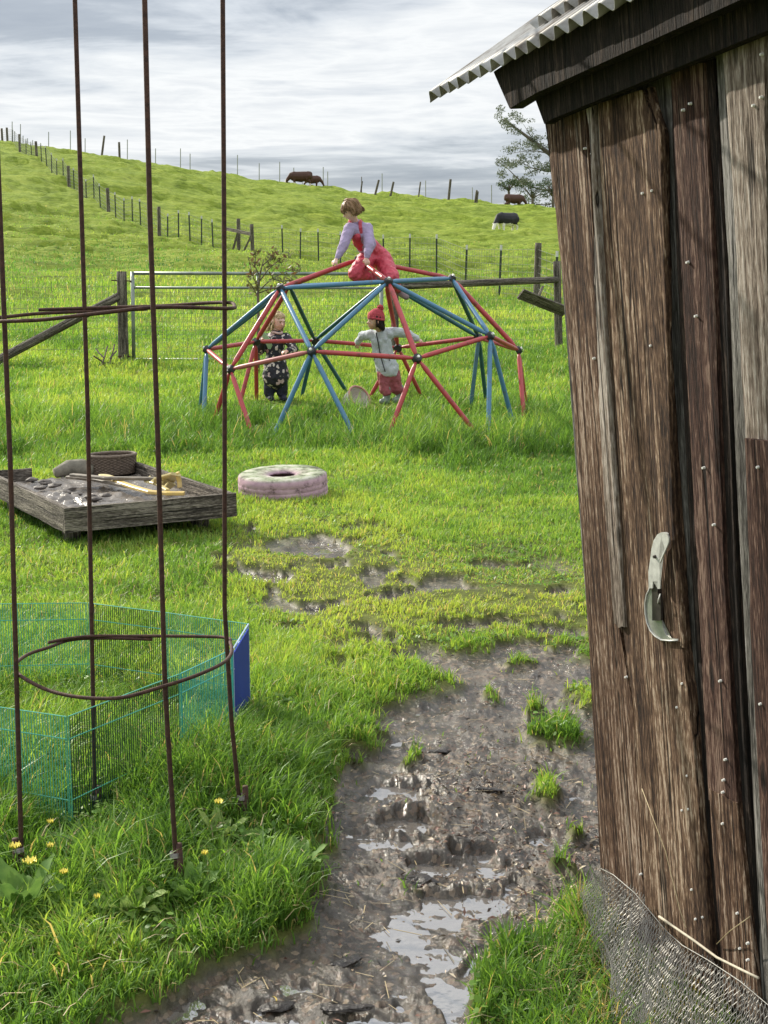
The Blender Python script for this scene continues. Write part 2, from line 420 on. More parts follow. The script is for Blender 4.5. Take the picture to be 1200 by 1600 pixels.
# standing water: one level sheet that only shows where the mud dips below it
m_water, nt, b, out = newmat('puddle_water'); L = nt.links.new
b.inputs['Base Color'].default_value = (0.13, 0.115, 0.10, 1); b.inputs['Roughness'].default_value = 0.04
b.inputs['IOR'].default_value = 2.3; b.inputs['Specular IOR Level'].default_value = 1.0
tc = N(nt, 'ShaderNodeTexCoord'); nb = N(nt, 'ShaderNodeTexNoise', i_Scale=14.0, i_Detail=3.0); L(tc.outputs['Object'], nb.inputs['Vector'])
bp = N(nt, 'ShaderNodeBump', i_Strength=0.10, i_Distance=0.02); L(nb.outputs[0], bp.inputs['Height']); L(bp.outputs[0], b.inputs['Normal'])
xs = np.linspace(-2.2, 2.0, 60); ys = np.linspace(1.7, 9.6, 100)
XX, YY = np.meshgrid(xs, ys, indexing='ij')
ZZ = WATER_Z + base_h(XX, YY)
V = np.stack([XX, YY, ZZ], -1).reshape(-1, 3)
i = np.arange(59)[:, None] * 100; j = np.arange(99)[None, :]
F = np.stack([i + j, i + 100 + j, i + 101 + j, i + 1 + j], -1).reshape(-1, 4)
w = link_mesh('puddle_water', np_mesh('puddle_water', V, F, True), m_water); tag(w, kind='structure')
# ------------------------------------------------------------------ grass blades (uncountable: one object)
TALL = [(-300, 1150), (60, 1150), (230, 1180), (330, 1160), (420, 1150), (480, 1190), (500, 1300), (470, 1400), (380, 1440), (220, 1500), (-300, 1530)]
MIDL = [(-500, 960), (130, 960), (400, 970), (470, 1050), (540, 1080), (560, 1160), (510, 1200), (470, 1500), (-500, 1560)]
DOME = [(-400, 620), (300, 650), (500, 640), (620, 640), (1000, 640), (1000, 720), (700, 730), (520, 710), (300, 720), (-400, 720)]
THIN = [(345, 840), (430, 815), (520, 815), (640, 840), (780, 850), (900, 860), (960, 920), (950, 1020), (760, 1010), (640, 1010), (520, 1010), (430, 970), (340, 900)]
def grass_field(X, Y):
    px, py = proj(X, Y, base_h(X, Y))
    s = FPX / np.maximum(Y, 1)
    wx = (fbm(X * 2.2, Y * 2.2, 103, 3) - .5) * .35 * s; wy = (fbm(X * 2.2, Y * 2.2, 109, 3) - .5) * .12 * s
    qx, qy = px + wx, py + wy
    m, p = masks(X, Y)
    tall = sstep(-.12, .12, sdist(qx, qy, TALL) / s)
    midl = sstep(-.10, .10, sdist(qx, qy, MIDL) / s)
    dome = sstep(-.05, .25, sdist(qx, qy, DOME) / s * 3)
    thin = sstep(-.05, .25, sdist(qx, qy, THIN) / s)
    right = sstep(700, 780, qx) * sstep(1380, 1440, qy)
    clump = fbm(X * 3.0, Y * 3.0, 111, 4, .6)
    h = 0.050 + 0.035 * sstep(10, 13, Y)
    h = h + .030 * midl + .075 * tall + .095 * dome * sstep(.38, .62, clump) + .03 * dome + .06 * right
    for fx_, fy_ in ((35, 1384), (149, 1278), (279, 1404), (379, 1302)):
        q = onz(fx_, fy_); h = h * (1 - .62 * np.exp(-(((X - q.x) / .16) ** 2 + ((Y - q.y + .16) / .24) ** 2)))
    h = h * (1 - .55 * thin) * (.45 + 1.1 * clump)
    h = h * (1 - .6 * m)
    for kx, ky in ((-1.2, 15.2), (-1.1, 14.9), (.02, 15.0), (.15, 14.9), (.06, 14.6), (-.25, 14.5)): h = h * (1 - .6 * np.exp(-((X - kx) ** 2 + (Y - ky) ** 2) / .16))
    dens = np.maximum((1 - m) ** 2, .012 + .16 * thin) * (1 - .50 * thin * sstep(.40, .60, fbm(X * 4.5, Y * 4.5, 115, 3)))
    dens = dens * (1 - thin * (1 - sstep(.30, .55, clump + .05)))
    return h, dens, thin, tall, dome, clump
def sample_band(n, y0, y1, umax, power):
    # area density ~ Y^-power inside |X| < umax*Y + 0.9
    t = rng.random(n)
    k = 2 - power
    Y = (y0 ** k + t * (y1 ** k - y0 ** k)) ** (1 / k) if abs(k) > 1e-6 else y0 * (y1 / y0) ** t
    X = (rng.random(n) * 2 - 1) * (umax * Y + 1.0)
    return X, Y
parts = []
for n, y0, y1, pw in ((330000, 2.15, 5.6, 1.2), (290000, 5.6, 12, 1.4), (210000, 12, 24, 1.5), (80000, 24, 75, 2.4)):
    X, Y = sample_band(n, y0, y1, 0.315, pw)
    h, d, th, tl, dm, cl = grass_field(X, Y)
    keep = rng.random(n) < d
    # clumping: tufts gather blades
    parts.append((X[keep], Y[keep], h[keep], th[keep], tl[keep], dm[keep], cl[keep]))
X, Y, Hh, TH, TL, DM, CL = [np.concatenate([p[k] for p in parts]) for k in range(7)]
nB = len(X)
# gather blades toward tuft centres
gwx = (fbm(X * 1.7, Y * 1.7, 201, 3) - .5) * 1.1; gwy = (fbm(X * 1.7, Y * 1.7, 207, 3) - .5) * 1.1
ua = (X * .83 + Y * .56 + gwx) * 9; va = (-X * .56 + Y * .83 + gwy) * 9
ci = np.floor(ua); cj = np.floor(va)
du = ci + .5 + (_hash(ci, cj, 5) - .5) * .9 - ua; dv = cj + .5 + (_hash(ci, cj, 6) - .5) * .9 - va
tcx = X + (du * .83 - dv * .56) / 9; tcy = Y + (du * .56 + dv * .83) / 9
pull = rng.random(nB) * .55
X0 = X * (1 - pull) + tcx * pull; Y0 = Y * (1 - pull) + tcy * pull
mm, pp = masks(X0, Y0)
ok = (mm < .5) | ((rng.random(nB) < .3) & (pp < .2))
X, Y, X0, Y0, Hh, TH, TL, DM, CL, tcx, tcy = [a[ok] for a in (X, Y, X0, Y0, Hh, TH, TL, DM, CL, tcx, tcy)]
nB = len(X)
Z0 = ground_h(X0, Y0) - 0.006
tr = _hash(np.floor(tcx * 31), np.floor(tcy * 31), 7)
ht = Hh * (0.45 + 0.9 * rng.random(nB)) * (0.75 + .5 * tr)
far = sstep(10, 40, Y)
wd = np.maximum(0.0030 + 0.0022 * rng.random(nB), 0.00055 * Y) * (1 + .7 * TL * (rng.random(nB) < .25))
ht = ht * (1 + far * .6) * (1 - .45 * sstep(30, 70, Y))
# lean: outward from tuft, plus wind and random
ox = X0 - tcx; oy = Y0 - tcy; on = np.hypot(ox, oy) + 1e-6
ang = rng.random(nB) * 2 * np.pi
lean = 0.20 + 0.75 * rng.random(nB) ** 1.4
lx = ox / on * .5 + np.cos(ang) * .7 + .18; ly = oy / on * .5 + np.sin(ang) * .7 - .05
ln = np.hypot(lx, ly) + 1e-6; lx = lx / ln * lean; ly = ly / ln * lean
fa = rng.random(nB) * np.pi
bx = np.cos(fa) * wd * .5; by = np.sin(fa) * wd * .5
segs = [(0.0, 0.0, 1.0), (0.42, 0.16, 0.92), (0.78, 0.52, 0.62), (1.0, 1.0, 0.0)]
vs = []
droop = 0.10 + 0.35 * rng.random(nB) * (lean > .5)
for t, o, w_ in segs:
    cx = X0 + lx * ht * o; cy = Y0 + ly * ht * o; cz = Z0 + ht * (t - droop * t ** 3)
    if w_ > 0:
        vs.append(np.stack([cx - bx * w_, cy - by * w_, cz], -1)); vs.append(np.stack([cx + bx * w_, cy + by * w_, cz], -1))
    else:
        vs.append(np.stack([cx, cy, cz], -1))
Vb = np.stack(vs, 1)                      # nB,7,3
base = (np.arange(nB) * 7)[:, None]
tri = np.array([[0, 1, 3], [0, 3, 2], [2, 3, 5], [2, 5, 4], [4, 5, 6]])
Fb = (base[:, :, None] + tri[None]).reshape(-1, 3)
me = np_mesh('grass', Vb.reshape(-1, 3), Fb, smooth=True)
# living colour of each blade: species and age in patches, plus painted shade
pt = fbm(X * .55, Y * .55, 131, 4, .6); pt2 = fbm(X * 2.7, Y * 2.7, 137, 3)
rv = rng.random(nB)
c_dark = np.array([0.085, 0.185, 0.035]); c_mid = np.array([0.185, 0.34, 0.065]); c_yel = np.array([0.36, 0.46, 0.095]); c_str = np.array([0.46, 0.38, 0.19])
k = np.clip(.50 + (pt - .5) * 1.6 + (pt2 - .5) * .8 + (rv - .5) * .7 + .80 * TH - .06 * TL - .34 * DM - .02 * far + far * (fbm(X * .16, Y * .55, 141, 4, .6) - .5) * 1.6, 0, 1)[:, None]  # DM term: lush dome grass, with the shadow across it painted in
colr = np.where(k < .5, c_dark + (c_mid - c_dark) * k * 2, c_mid + (c_yel - c_mid) * (k - .5) * 2)
pq = proj(X, Y, Z0); shade_band = sstep(0, 12, sdist(pq[0], pq[1], [(-400, 372), (150, 366), (330, 398), (520, 418), (520, 432), (-400, 432)]))
colr = colr * (1 - shade_band[:, None] * np.array([.5, .28, .2]))  # cloud shadow low on the hill, painted into the blade colour
colr = np.where((rng.random(nB) < .035 + .13 * TH + .22 * sstep(860, 940, pq[0]) * sstep(1380, 1440, pq[1]))[:, None], c_str, colr)
colr = colr * (0.8 + .4 * rng.random(nB))[:, None]
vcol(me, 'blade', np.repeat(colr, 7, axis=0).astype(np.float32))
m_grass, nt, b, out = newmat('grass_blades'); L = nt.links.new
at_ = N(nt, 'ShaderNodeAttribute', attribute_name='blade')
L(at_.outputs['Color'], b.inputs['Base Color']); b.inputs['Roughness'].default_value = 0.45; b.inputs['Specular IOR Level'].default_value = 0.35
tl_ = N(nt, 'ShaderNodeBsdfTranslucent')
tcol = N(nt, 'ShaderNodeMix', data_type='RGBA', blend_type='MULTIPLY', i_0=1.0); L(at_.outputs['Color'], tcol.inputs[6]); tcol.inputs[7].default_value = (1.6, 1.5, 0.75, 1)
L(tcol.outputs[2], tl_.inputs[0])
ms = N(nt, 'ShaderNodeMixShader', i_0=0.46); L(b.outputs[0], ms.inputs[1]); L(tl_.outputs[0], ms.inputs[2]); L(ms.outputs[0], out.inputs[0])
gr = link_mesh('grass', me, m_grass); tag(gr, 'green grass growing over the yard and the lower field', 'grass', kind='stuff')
# ------------------------------------------------------------------ the old leaning shed
def wood(name, stops, grain=1.0, rough=0.85, pale=0.0):
    """weathered sawn timber: long grain, cracks and worn, paler ridges (grain runs along local Z of the wall)"""
    m, nt, b, out = newmat(name); L = nt.links.new
    tc = N(nt, 'ShaderNodeTexCoord'); oi = N(nt, 'ShaderNodeObjectInfo')
    off = N(nt, 'ShaderNodeMath', operation='MULTIPLY', i_1=37.0); L(oi.outputs['Random'], off.inputs[0])
    add = N(nt, 'ShaderNodeVectorMath', operation='ADD'); L(tc.outputs['Object'], add.inputs[0])
    cx = N(nt, 'ShaderNodeCombineXYZ'); L(off.outputs[0], cx.inputs[0]); L(off.outputs[0], cx.inputs[2]); L(cx.outputs[0], add.inputs[1])
    def mapped(s):
        q = N(nt, 'ShaderNodeMapping'); q.inputs['Scale'].default_value = s; L(add.outputs[0], q.inputs[0]); return q.outputs[0]
    g1 = N(nt, 'ShaderNodeTexNoise', i_Scale=1.0, i_Detail=9.0, i_Roughness=0.68); L(mapped((105 * grain, 105 * grain, 2.2)), g1.inputs['Vector'])
    g2 = N(nt, 'ShaderNodeTexNoise', i_Scale=1.0, i_Detail=5.0, i_Roughness=0.6); L(mapped((300 * grain, 300 * grain, 34)), g2.inputs['Vector'])
    g3 = N(nt, 'ShaderNodeTexNoise', i_Scale=1.0, i_Detail=5.0, i_Roughness=0.6); L(mapped((10, 10, 2.2)), g3.inputs['Vector'])
    a = N(nt, 'ShaderNodeMath', operation='MULTIPLY_ADD', i_1=0.75); L(g2.outputs[0], a.inputs[0]); L(g1.outputs[0], a.inputs[2])
    a2 = N(nt, 'ShaderNodeMath', operation='MULTIPLY_ADD', i_1=0.55); L(g3.outputs[0], a2.inputs[0]); L(a.outputs[0], a2.inputs[2])
    a3 = N(nt, 'ShaderNodeMapRange', i_1=0.97, i_2=1.30); L(a2.outputs[0], a3.inputs[0])
    c = ramp(nt, stops, a3.outputs[0])
    # checks: thin dark splits along the grain
    k = N(nt, 'ShaderNodeTexNoise', i_Scale=1.0, i_Detail=2.0, i_Roughness=0.5); L(mapped((34, 34, 0.7)), k.inputs['Vector'])
    kk = ramp(nt, [(0.475, 1.0), (0.492, 0.12), (0.500, 0.12), (0.515, 1.0)], k.outputs[0])
    kb = ramp(nt, [(0.42, 0.0), (0.52, 1.0)], g3.outputs[0])
    km = N(nt, 'ShaderNodeMix', data_type='FLOAT', i_2=1.0); L(kb.outputs[0], km.inputs[0]); L(kk.outputs[0], km.inputs[3])
    kv = N(nt, 'ShaderNodeTexVoronoi', i_Scale=1.0); L(mapped((13, 13, 3.6)), kv.inputs['Vector']); ks = N(nt, 'ShaderNodeSeparateColor'); L(kv.outputs['Color'], ks.inputs[0])
    kd = ramp(nt, [(0.03, 0.22), (0.10, 0.5), (0.15, 1.25), (0.21, 1.0)], kv.outputs['Distance']); kg = ramp(nt, [(0.70, 0.0), (0.72, 1.0)], ks.outputs[0])
    kmx = N(nt, 'ShaderNodeMix', data_type='FLOAT', i_2=1.0); L(kg.outputs[0], kmx.inputs[0]); L(kd.outputs[0], kmx.inputs[3])
    cm = N(nt, 'ShaderNodeMix', data_type='RGBA', blend_type='MULTIPLY', i_0=1.0); L(c.outputs[0], cm.inputs[6]); L(kmx.outputs[0], cm.inputs[7]); c = cm
    mul = N(nt, 'ShaderNodeMix', data_type='RGBA', blend_type='MULTIPLY', i_0=1.0); L(c.outputs[2], mul.inputs[6]); L(km.outputs[0], mul.inputs[7])
    L(mul.outputs[2], b.inputs['Base Color']); b.inputs['Roughness'].default_value = rough; b.inputs['Specular IOR Level'].default_value = 0.25
    hh = N(nt, 'ShaderNodeMath', operation='MULTIPLY'); L(a.outputs[0], hh.inputs[0]); L(km.outputs[0], hh.inputs[1])
    bp = N(nt, 'ShaderNodeBump', i_Strength=1.0, i_Distance=0.010); L(hh.outputs[0], bp.inputs['Height']); L(bp.outputs[0], b.inputs['Normal'])
    return m
W_BROWN = wood('weathered_brown_timber', [(0.0, (0.020, 0.011, 0.008)), (0.35, (0.070, 0.036, 0.022)), (0.62, (0.135, 0.076, 0.045)), (0.85, (0.25, 0.165, 0.11)), (1.0, (0.44, 0.34, 0.26))])
W_BROWN2 = wood('brown_timber_with_worn_grain', [(0.0, (0.024, 0.014, 0.010)), (0.35, (0.080, 0.045, 0.028)), (0.65, (0.16, 0.096, 0.058)), (0.9, (0.30, 0.205, 0.135)), (1.0, (0.48, 0.37, 0.27))], 0.8)
W_RED = wood('red_stained_timber', [(0.0, (0.018, 0.008, 0.006)), (0.4, (0.055, 0.026, 0.019)), (0.7, (0.105, 0.055, 0.040)), (1.0, (0.24, 0.16, 0.12))], 0.9)
W_GREY = wood('silvered_grey_timber', [(0.0, (0.05, 0.046, 0.042)), (0.4, (0.12, 0.113, 0.10)), (0.75, (0.21, 0.20, 0.18)), (1.0, (0.34, 0.32, 0.30))], 0.8)
W_PALE = wood('pale_bleached_timber', [(0.0, (0.09, 0.066, 0.05)), (0.35, (0.21, 0.165, 0.13)), (0.7, (0.34, 0.285, 0.235)), (1.0, (0.52, 0.46, 0.40))], 0.8)
W_DARK = wood('shade_darkened_timber', [(0.0, (0.006, 0.004, 0.0035)), (0.4, (0.014, 0.010, 0.008)), (0.8, (0.030, 0.020, 0.016)), (1.0, (0.07, 0.05, 0.038))], 0.8)  # old timber with eave and groove shade put into its colour
M_NAIL = mat('galvanised_nail', (0.86, 0.85, 0.80), 0.45, 0.0, 200, 0.15)

P0 = onz(947, 1462, 0.0)                      # ground corner
P1 = at(852, 190, P0.y + 0.02)                # top of that corner: the wall leans to the left
d_h = Vector((math.sin(math.radians(20)), -math.cos(math.radians(20)), 0))
up_w = (P1 - P0).normalized()
P2 = P0 + d_h + Vector((0, 0, 0.16))          # the wall line climbs a little toward the camera
nW = (P2 - P0).cross(up_w).normalized()
if nW.dot(Vector((-1, -.3, 0))) < 0: nW = -nW
along = up_w.cross(nW).normalized()
if along.dot(d_h) < 0: along = -along
def wp(px, py, off=0.0):
    """point where the view ray meets the wall plane moved outward by off"""
    r = ray(px, py); o = P0 + nW * off
    k = (o - Vector((0, 0, EYE))).dot(nW) / r.dot(nW)
    return Vector((0, 0, EYE)) + r * k
def wcoord(p):
    q = p - P0
    return q.dot(along), q.dot(up_w)
def wpos(s, t, off): return P0 + along * s + up_w * t + nW * off

shed = empty('wood_shed', P0, 'old leaning board shed of weathered brown timber with a rusty corrugated roof', 'shed')
# parts keep their own axes along the wall so that the grain follows the boards
Rw = Matrix((along, -nW, up_w)).transposed().to_4x4()     # local x along, y inward, z up
Mw = Matrix.Translation(P0) @ Rw
def wall_part(name, bm, m, label=None, smooth=False, bevel=0):
    if bevel: bmesh.ops.bevel(bm, geom=list(bm.edges), offset=bevel, segments=2, affect='EDGES')
    bmesh.ops.recalc_face_normals(bm, faces=bm.faces)
    me = bpy.data.meshes.new(name); bm.to_mesh(me); bm.free()
    me.materials.append(m)
    if smooth: me.polygons.foreach_set('use_smooth', np.ones(len(me.polygons), bool))
    o = bpy.data.objects.new(name, me); COL.objects.link(o); o.parent = shed
    o.matrix_local = Rw
    if label: o['label'] = label
    return o
def board(name, left, right, off0, thick, m, jag=0.0016, seed=0, label=None, cup=0.0):
    """board whose left and right edges follow measured lines ((px,py) lists, top to bottom) on the wall; real thickness"""
    L_ = sorted([wcoord(wp(x, y, off0 + thick)) for x, y in left], key=lambda q: -q[1])
    R_ = sorted([wcoord(wp(x, y, off0 + thick)) for x, y in right], key=lambda q: -q[1])
    tt = max(L_[0][1], R_[0][1]); tb = min(L_[-1][1], R_[-1][1])
    def ev(E, t):
        return float(np.interp(-t, [-q[1] for q in E], [q[0] for q in E]))
    n = max(12, int((tt - tb) / 0.012)); K = 9
    bm = bmesh.new(); rows = []
    for i in range(n + 1):
        t = tt + (tb - tt) * i / n
        t_l = min(max(t, L_[-1][1]), L_[0][1]); t_r = min(max(t, R_[-1][1]), R_[0][1])
        a = ev(L_, t_l) + (mnoise.noise(Vector((seed, t * 14, 0))) + .6 * mnoise.noise(Vector((seed, t * 50, 3)))) * jag
        c = ev(R_, t_r) + (mnoise.noise(Vector((seed + 9, t * 14, 0))) + .6 * mnoise.noise(Vector((seed, t * 47, 8)))) * jag
        row = []
        for k in range(K + 1):
            f = k / K; s = a + (c - a) * f
            tt_ = t + mnoise.noise(Vector((s * 60, seed, 0))) * (0.010 if i == n else 0)
            dz = mnoise.noise(Vector((s * 90, t * 3, seed))) * .0016 + cup * (2 * f - 1) ** 2 - (0.0022 if k in (0, K) else 0)
            row.append(bm.verts.new((s, -(off0 + thick + dz), tt_)))
        # back edges
        row.insert(0, bm.verts.new((a, -off0, t))); row.append(bm.verts.new((c, -off0, t)))
        rows.append(row)
    for i in range(n):
        for k in range(len(rows[0]) - 1):
            bm.faces.new((rows[i][k], rows[i + 1][k], rows[i + 1][k + 1], rows[i][k + 1]))
    bm.faces.new(rows[0]); bm.faces.new(rows[-1][::-1])
    return wall_part(name, bm, m, label)
WL = 1.75                                     # wall length toward the camera
def wbox(name, s0, s1, t0, t1, o0, o1, m, label=None):
    bm = bmesh.new()
    box_into(bm, ((s0 + s1) / 2, -(o0 + o1) / 2, (t0 + t1) / 2), Vector((1, 0, 0)), Vector((0, 1, 0)), Vector((0, 0, 1)), s1 - s0, o1 - o0, t1 - t0)
    return wall_part(name, bm, m, label, bevel=0.004)
# inner skin of grey boards (one mesh; the plank joints are real gaps in it)
TOP = wcoord(P1)[1]
bm = bmesh.new(); s = 0.02
while s < WL:
    w_ = 0.125; box_into(bm, (s + w_ / 2, 0.012, TOP / 2 - .03), Vector((1, 0, 0)), Vector((0, 1, 0)), Vector((0, 0, 1)), w_ - .004, .022, TOP + .18); s += w_
wall_part('wall', bm, W_GREY)
# outer boards, battens and groove shade strips measured from the photograph
def e(*a): return [(a[i], a[i + 1]) for i in range(0, len(a), 2)]
board('wall_board', e(851, 190, 868, 330, 895, 610, 915, 920, 930, 1190, 946, 1500), e(915, 170, 925, 330, 934, 560, 952, 780, 966, 975, 988, 1100, 1010, 1500), 0.0, 0.020, W_BROWN, seed=1, label='brown corner board with a gnarled edge', cup=.002)
board('batten', e(914, 168, 921, 200, 926, 330, 932, 560, 943, 780, 958, 975), e(923, 166, 932, 330, 947, 560, 962, 780, 974, 975), 0.018, 0.014, W_PALE, jag=.005, seed=2, label='ragged pale batten strip')
board('wall_board', e(935, 165, 952, 560, 972, 975, 990, 1100, 1012, 1520), e(1004, 140, 1030, 210, 1036, 560, 1052, 800, 1066, 1010, 1088, 1200, 1114, 1520), 0.0, 0.022, W_BROWN2, jag=.003, seed=3, label='broad brown board under the curved blade', cup=.003)
board('batten', e(1010, 138, 1026, 190, 1030, 380, 1036, 560, 1044, 800, 1062, 1010), e(1016, 136, 1031, 200, 1038, 380, 1043, 560, 1051, 800, 1067, 1010), 0.016, 0.011, W_BROWN2, jag=.004, seed=4, label='worn pale edge of a brown board')
board('wall_board', e(1046, 120, 1068, 500, 1088, 900, 1106, 1250), e(1096, 98, 1112, 400, 1130, 900, 1150, 1250), 0.0, 0.020, W_RED, jag=.002, seed=5, label='reddish brown board')
board('wall_board', e(1108, 1262, 1130, 1560), e(1150, 1255, 1184, 1560), 0.0, 0.022, W_BROWN, jag=.002, seed=15, label='short lower brown board')
board('batten', e(1046, 120, 1060, 500, 1080, 900, 1100, 1250, 1128, 1560), e(1060, 114, 1070, 500, 1090, 900, 1109, 1250, 1136, 1560), -.004, 0.012, W_DARK, jag=.002, seed=6)  # dark strip standing in for the shaded groove between boards
board('batten', e(1098, 97, 1120, 400, 1136, 900, 1158, 1250, 1188, 1560), e(1112, 92, 1134, 400, 1150, 900, 1170, 1250, 1200, 1560), -.002, 0.012, W_DARK, jag=.002, seed=7)  # second dark strip, painting the shade of the next groove
board('wall_board', e(1118, 88, 1136, 420, 1150, 760, 1168, 1100, 1190, 1560), e(1200, 50, 1206, 420, 1214, 900, 1226, 1250, 1250, 1560), 0.0, 0.012, W_GREY, jag=.001, seed=8, label='silver grey board')
board('wall_board', e(1128, 82, 1146, 330, 1156, 560, 1164, 690), e(1192, 56, 1196, 330, 1199, 560, 1203, 690), 0.012, 0.020, W_PALE, jag=.0016, seed=9, label='pale bleached board broken off halfway down')
board('batten', e(1162, 698, 1172, 1000, 1188, 1300, 1206, 1600), e(1204, 690, 1216, 1000, 1232, 1300, 1256, 1600), 0.012, 0.030, W_RED, jag=.0012, seed=10, label='dark red batten')
# boards beyond the frame, toward the camera
s_ = wcoord(wp(1200, 600))[0] + .03; k = 0
while s_ < WL:
    bm = bmesh.new(); w_ = .13; box_into(bm, (s_ + w_ / 2, -.011, TOP / 2 + .03), Vector((1, 0, 0)), Vector((0, 1, 0)), Vector((0, 0, 1)), w_ - .012, .022, TOP - .02)
    wall_part('wall_board', bm, [W_BROWN, W_RED, W_BROWN2, W_GREY][k % 4], bevel=.002); s_ += w_; k += 1
# side wall away from the camera, back and end
for sx_ in (-.002, WL):
    bm = bmesh.new(); y_ = 0.03
    while y_ < 1.9:
        box_into(bm, (sx_, y_ + .07, TOP / 2 + .20 * y_), Vector((1, 0, 0)), Vector((0, 1, 0)), Vector((0, 0, 1)), .02, .1425, TOP + .40 * y_); y_ += .142
    wall_part('side_wall', bm, W_BROWN)
# top plate, rafter end, fascia
def plate(name, quad, off0, off1, m, label=None):
    bm = bmesh.new()
    f = [wcoord(wp(x, y, off1)) for x, y in quad]
    a = [bm.verts.new((s, -off1, t)) for s, t in f]; c = [bm.verts.new((s, -off0, t)) for s, t in f]
    bm.faces.new(a); bm.faces.new(c[::-1]); n = len(a)
    for i in range(n): bm.faces.new((a[i], c[i], c[(i + 1) % n], a[(i + 1) % n]))
    return wall_part(name, bm, m, label, bevel=.002)
plate('top_plate', e(832, 146, 850, 195, 863, 184, 1200, 47, 1500, -80, 1500, -260, 1200, -100), 0.034, 0.060, W_DARK, 'long beam under the eave, coloured dark for the eave shade')
plate('rafter', e(770, 112, 796, 171, 836, 146, 1200, -20, 1500, -150, 1500, -330, 1200, -170), 0.066, 0.100, W_DARK, 'fascia board under the roof edge, coloured dark for the overhang shade')
# corrugated sheet: eave edge measured; sheet climbs away over the shed
M_TIN, nt, b, out = newmat('corrugated_tin'); L = nt.links.new
tc = N(nt, 'ShaderNodeTexCoord'); n1 = N(nt, 'ShaderNodeTexNoise', i_Scale=7.0, i_Detail=7.0, i_Roughness=0.7); L(tc.outputs['Object'], n1.inputs['Vector'])
c = ramp(nt, [(0.35, (0.16, 0.14, 0.12)), (0.5, (0.34, 0.335, 0.32)), (0.66, (0.50, 0.50, 0.49))], n1.outputs[0]); L(c.outputs[0], b.inputs['Base Color'])
b.inputs['Metallic'].default_value = 0.55; rr_ = ramp(nt, [(0.3, 0.62), (0.7, 0.42)], n1.outputs[0]); L(rr_.outputs[0], b.inputs['Roughness'])
OV = 0.135
E0 = wp(671, 151, OV); E1 = wp(965, 0, OV)
ed = (E1 - E0); elen = ed.length; ed.normalize()
ph = math.radians(34)
wdir = (-Vector((nW.x, nW.y, 0)).normalized() * math.cos(ph) + Vector((0, 0, 1)) * math.sin(ph)).normalized()
nS = wdir.cross(ed).normalized()
if nS.z < 0: nS = -nS
def sheet(name, s0, s1, w0, w1, lift, label=None):
    pitch = elen / 15.2; amp = pitch * .21
    bm = bmesh.new(); ns = int((s1 - s0) / pitch * 10); nw = 14; rows = []
    for i in range(ns + 1):
        s = s0 + (s1 - s0) * i / ns
        z = amp * math.sin(2 * math.pi * s / pitch) + lift
        r = []
        for lay in (0, .0022):
            for j in range(nw + 1):
                w_ = w0 + (w1 - w0) * j / nw + (mnoise.noise(Vector((s * 8, lift * 50, 0))) * .006 if j == 0 else 0)
                r.append(bm.verts.new(E0 + ed * s + wdir * w_ + nS * (z - lay)))
        rows.append(r)
    n1_ = nw + 1
    for i in range(ns):
        for j in range(nw):
            bm.faces.new((rows[i][j], rows[i + 1][j], rows[i + 1][j + 1], rows[i][j + 1]))
            bm.faces.new((rows[i][n1_ + j], rows[i][n1_ + j + 1], rows[i + 1][n1_ + j + 1], rows[i + 1][n1_ + j]))
        bm.faces.new((rows[i][0], rows[i][n1_], rows[i + 1][n1_], rows[i + 1][0]))
        bm.faces.new((rows[i][nw], rows[i + 1][nw], rows[i + 1][n1_ + nw], rows[i][n1_ + nw]))
    o = bm_obj(name, bm, M_TIN, shed, smooth=True)
    if label: o['label'] = label
    return o
sheet('roof_sheet', -0.012, elen * 2.6, 0.0, 1.15, 0.0, 'corrugated tin eave sheet')
sheet('roof_sheet', elen * .42, elen * 2.6, 0.115, 1.5, 0.020, 'upper corrugated tin sheet lapped over the eave sheet')
# nails
random.seed(21)
nails = [(914, 232), (925, 240), (1067, 172), (1004, 302), (1019, 298), (1074, 410), (1078, 162), (1190, 85), (1189, 152), (1177, 165), (1087, 494), (1099, 731), (1017, 540), (1115, 820),
         (1184, 730), (978, 1058), (1066, 1068), (1125, 1064), (1058, 1105), (1133, 1187), (1130, 1219), (1129, 1238), (1074, 1212), (1076, 1264), (1066, 1266), (1129, 1287), (1001, 1366), (1081, 1390), (1098, 1433), (1087, 1436), (1152, 1427), (1168, 1474), (1156, 1482), (1168, 1500), (1188, 1100), (928, 560), (959, 852)]
for x, y in nails:
    p = wp(x, y, .0235)
    if 1110 < x and y < 690: p = wp(x, y, .034)
    if x > 1162 and y > 690: p = wp(x, y, .044)
    bm = bmesh.new()
    bmesh.ops.create_cone(bm, cap_ends=True, segments=10, radius1=.0030, radius2=.0022, depth=.0060, matrix=Matrix.Translation(p) @ nW.to_track_quat('Z', 'Y').to_matrix().to_4x4())
    bm_obj('nail', bm, M_NAIL, shed)

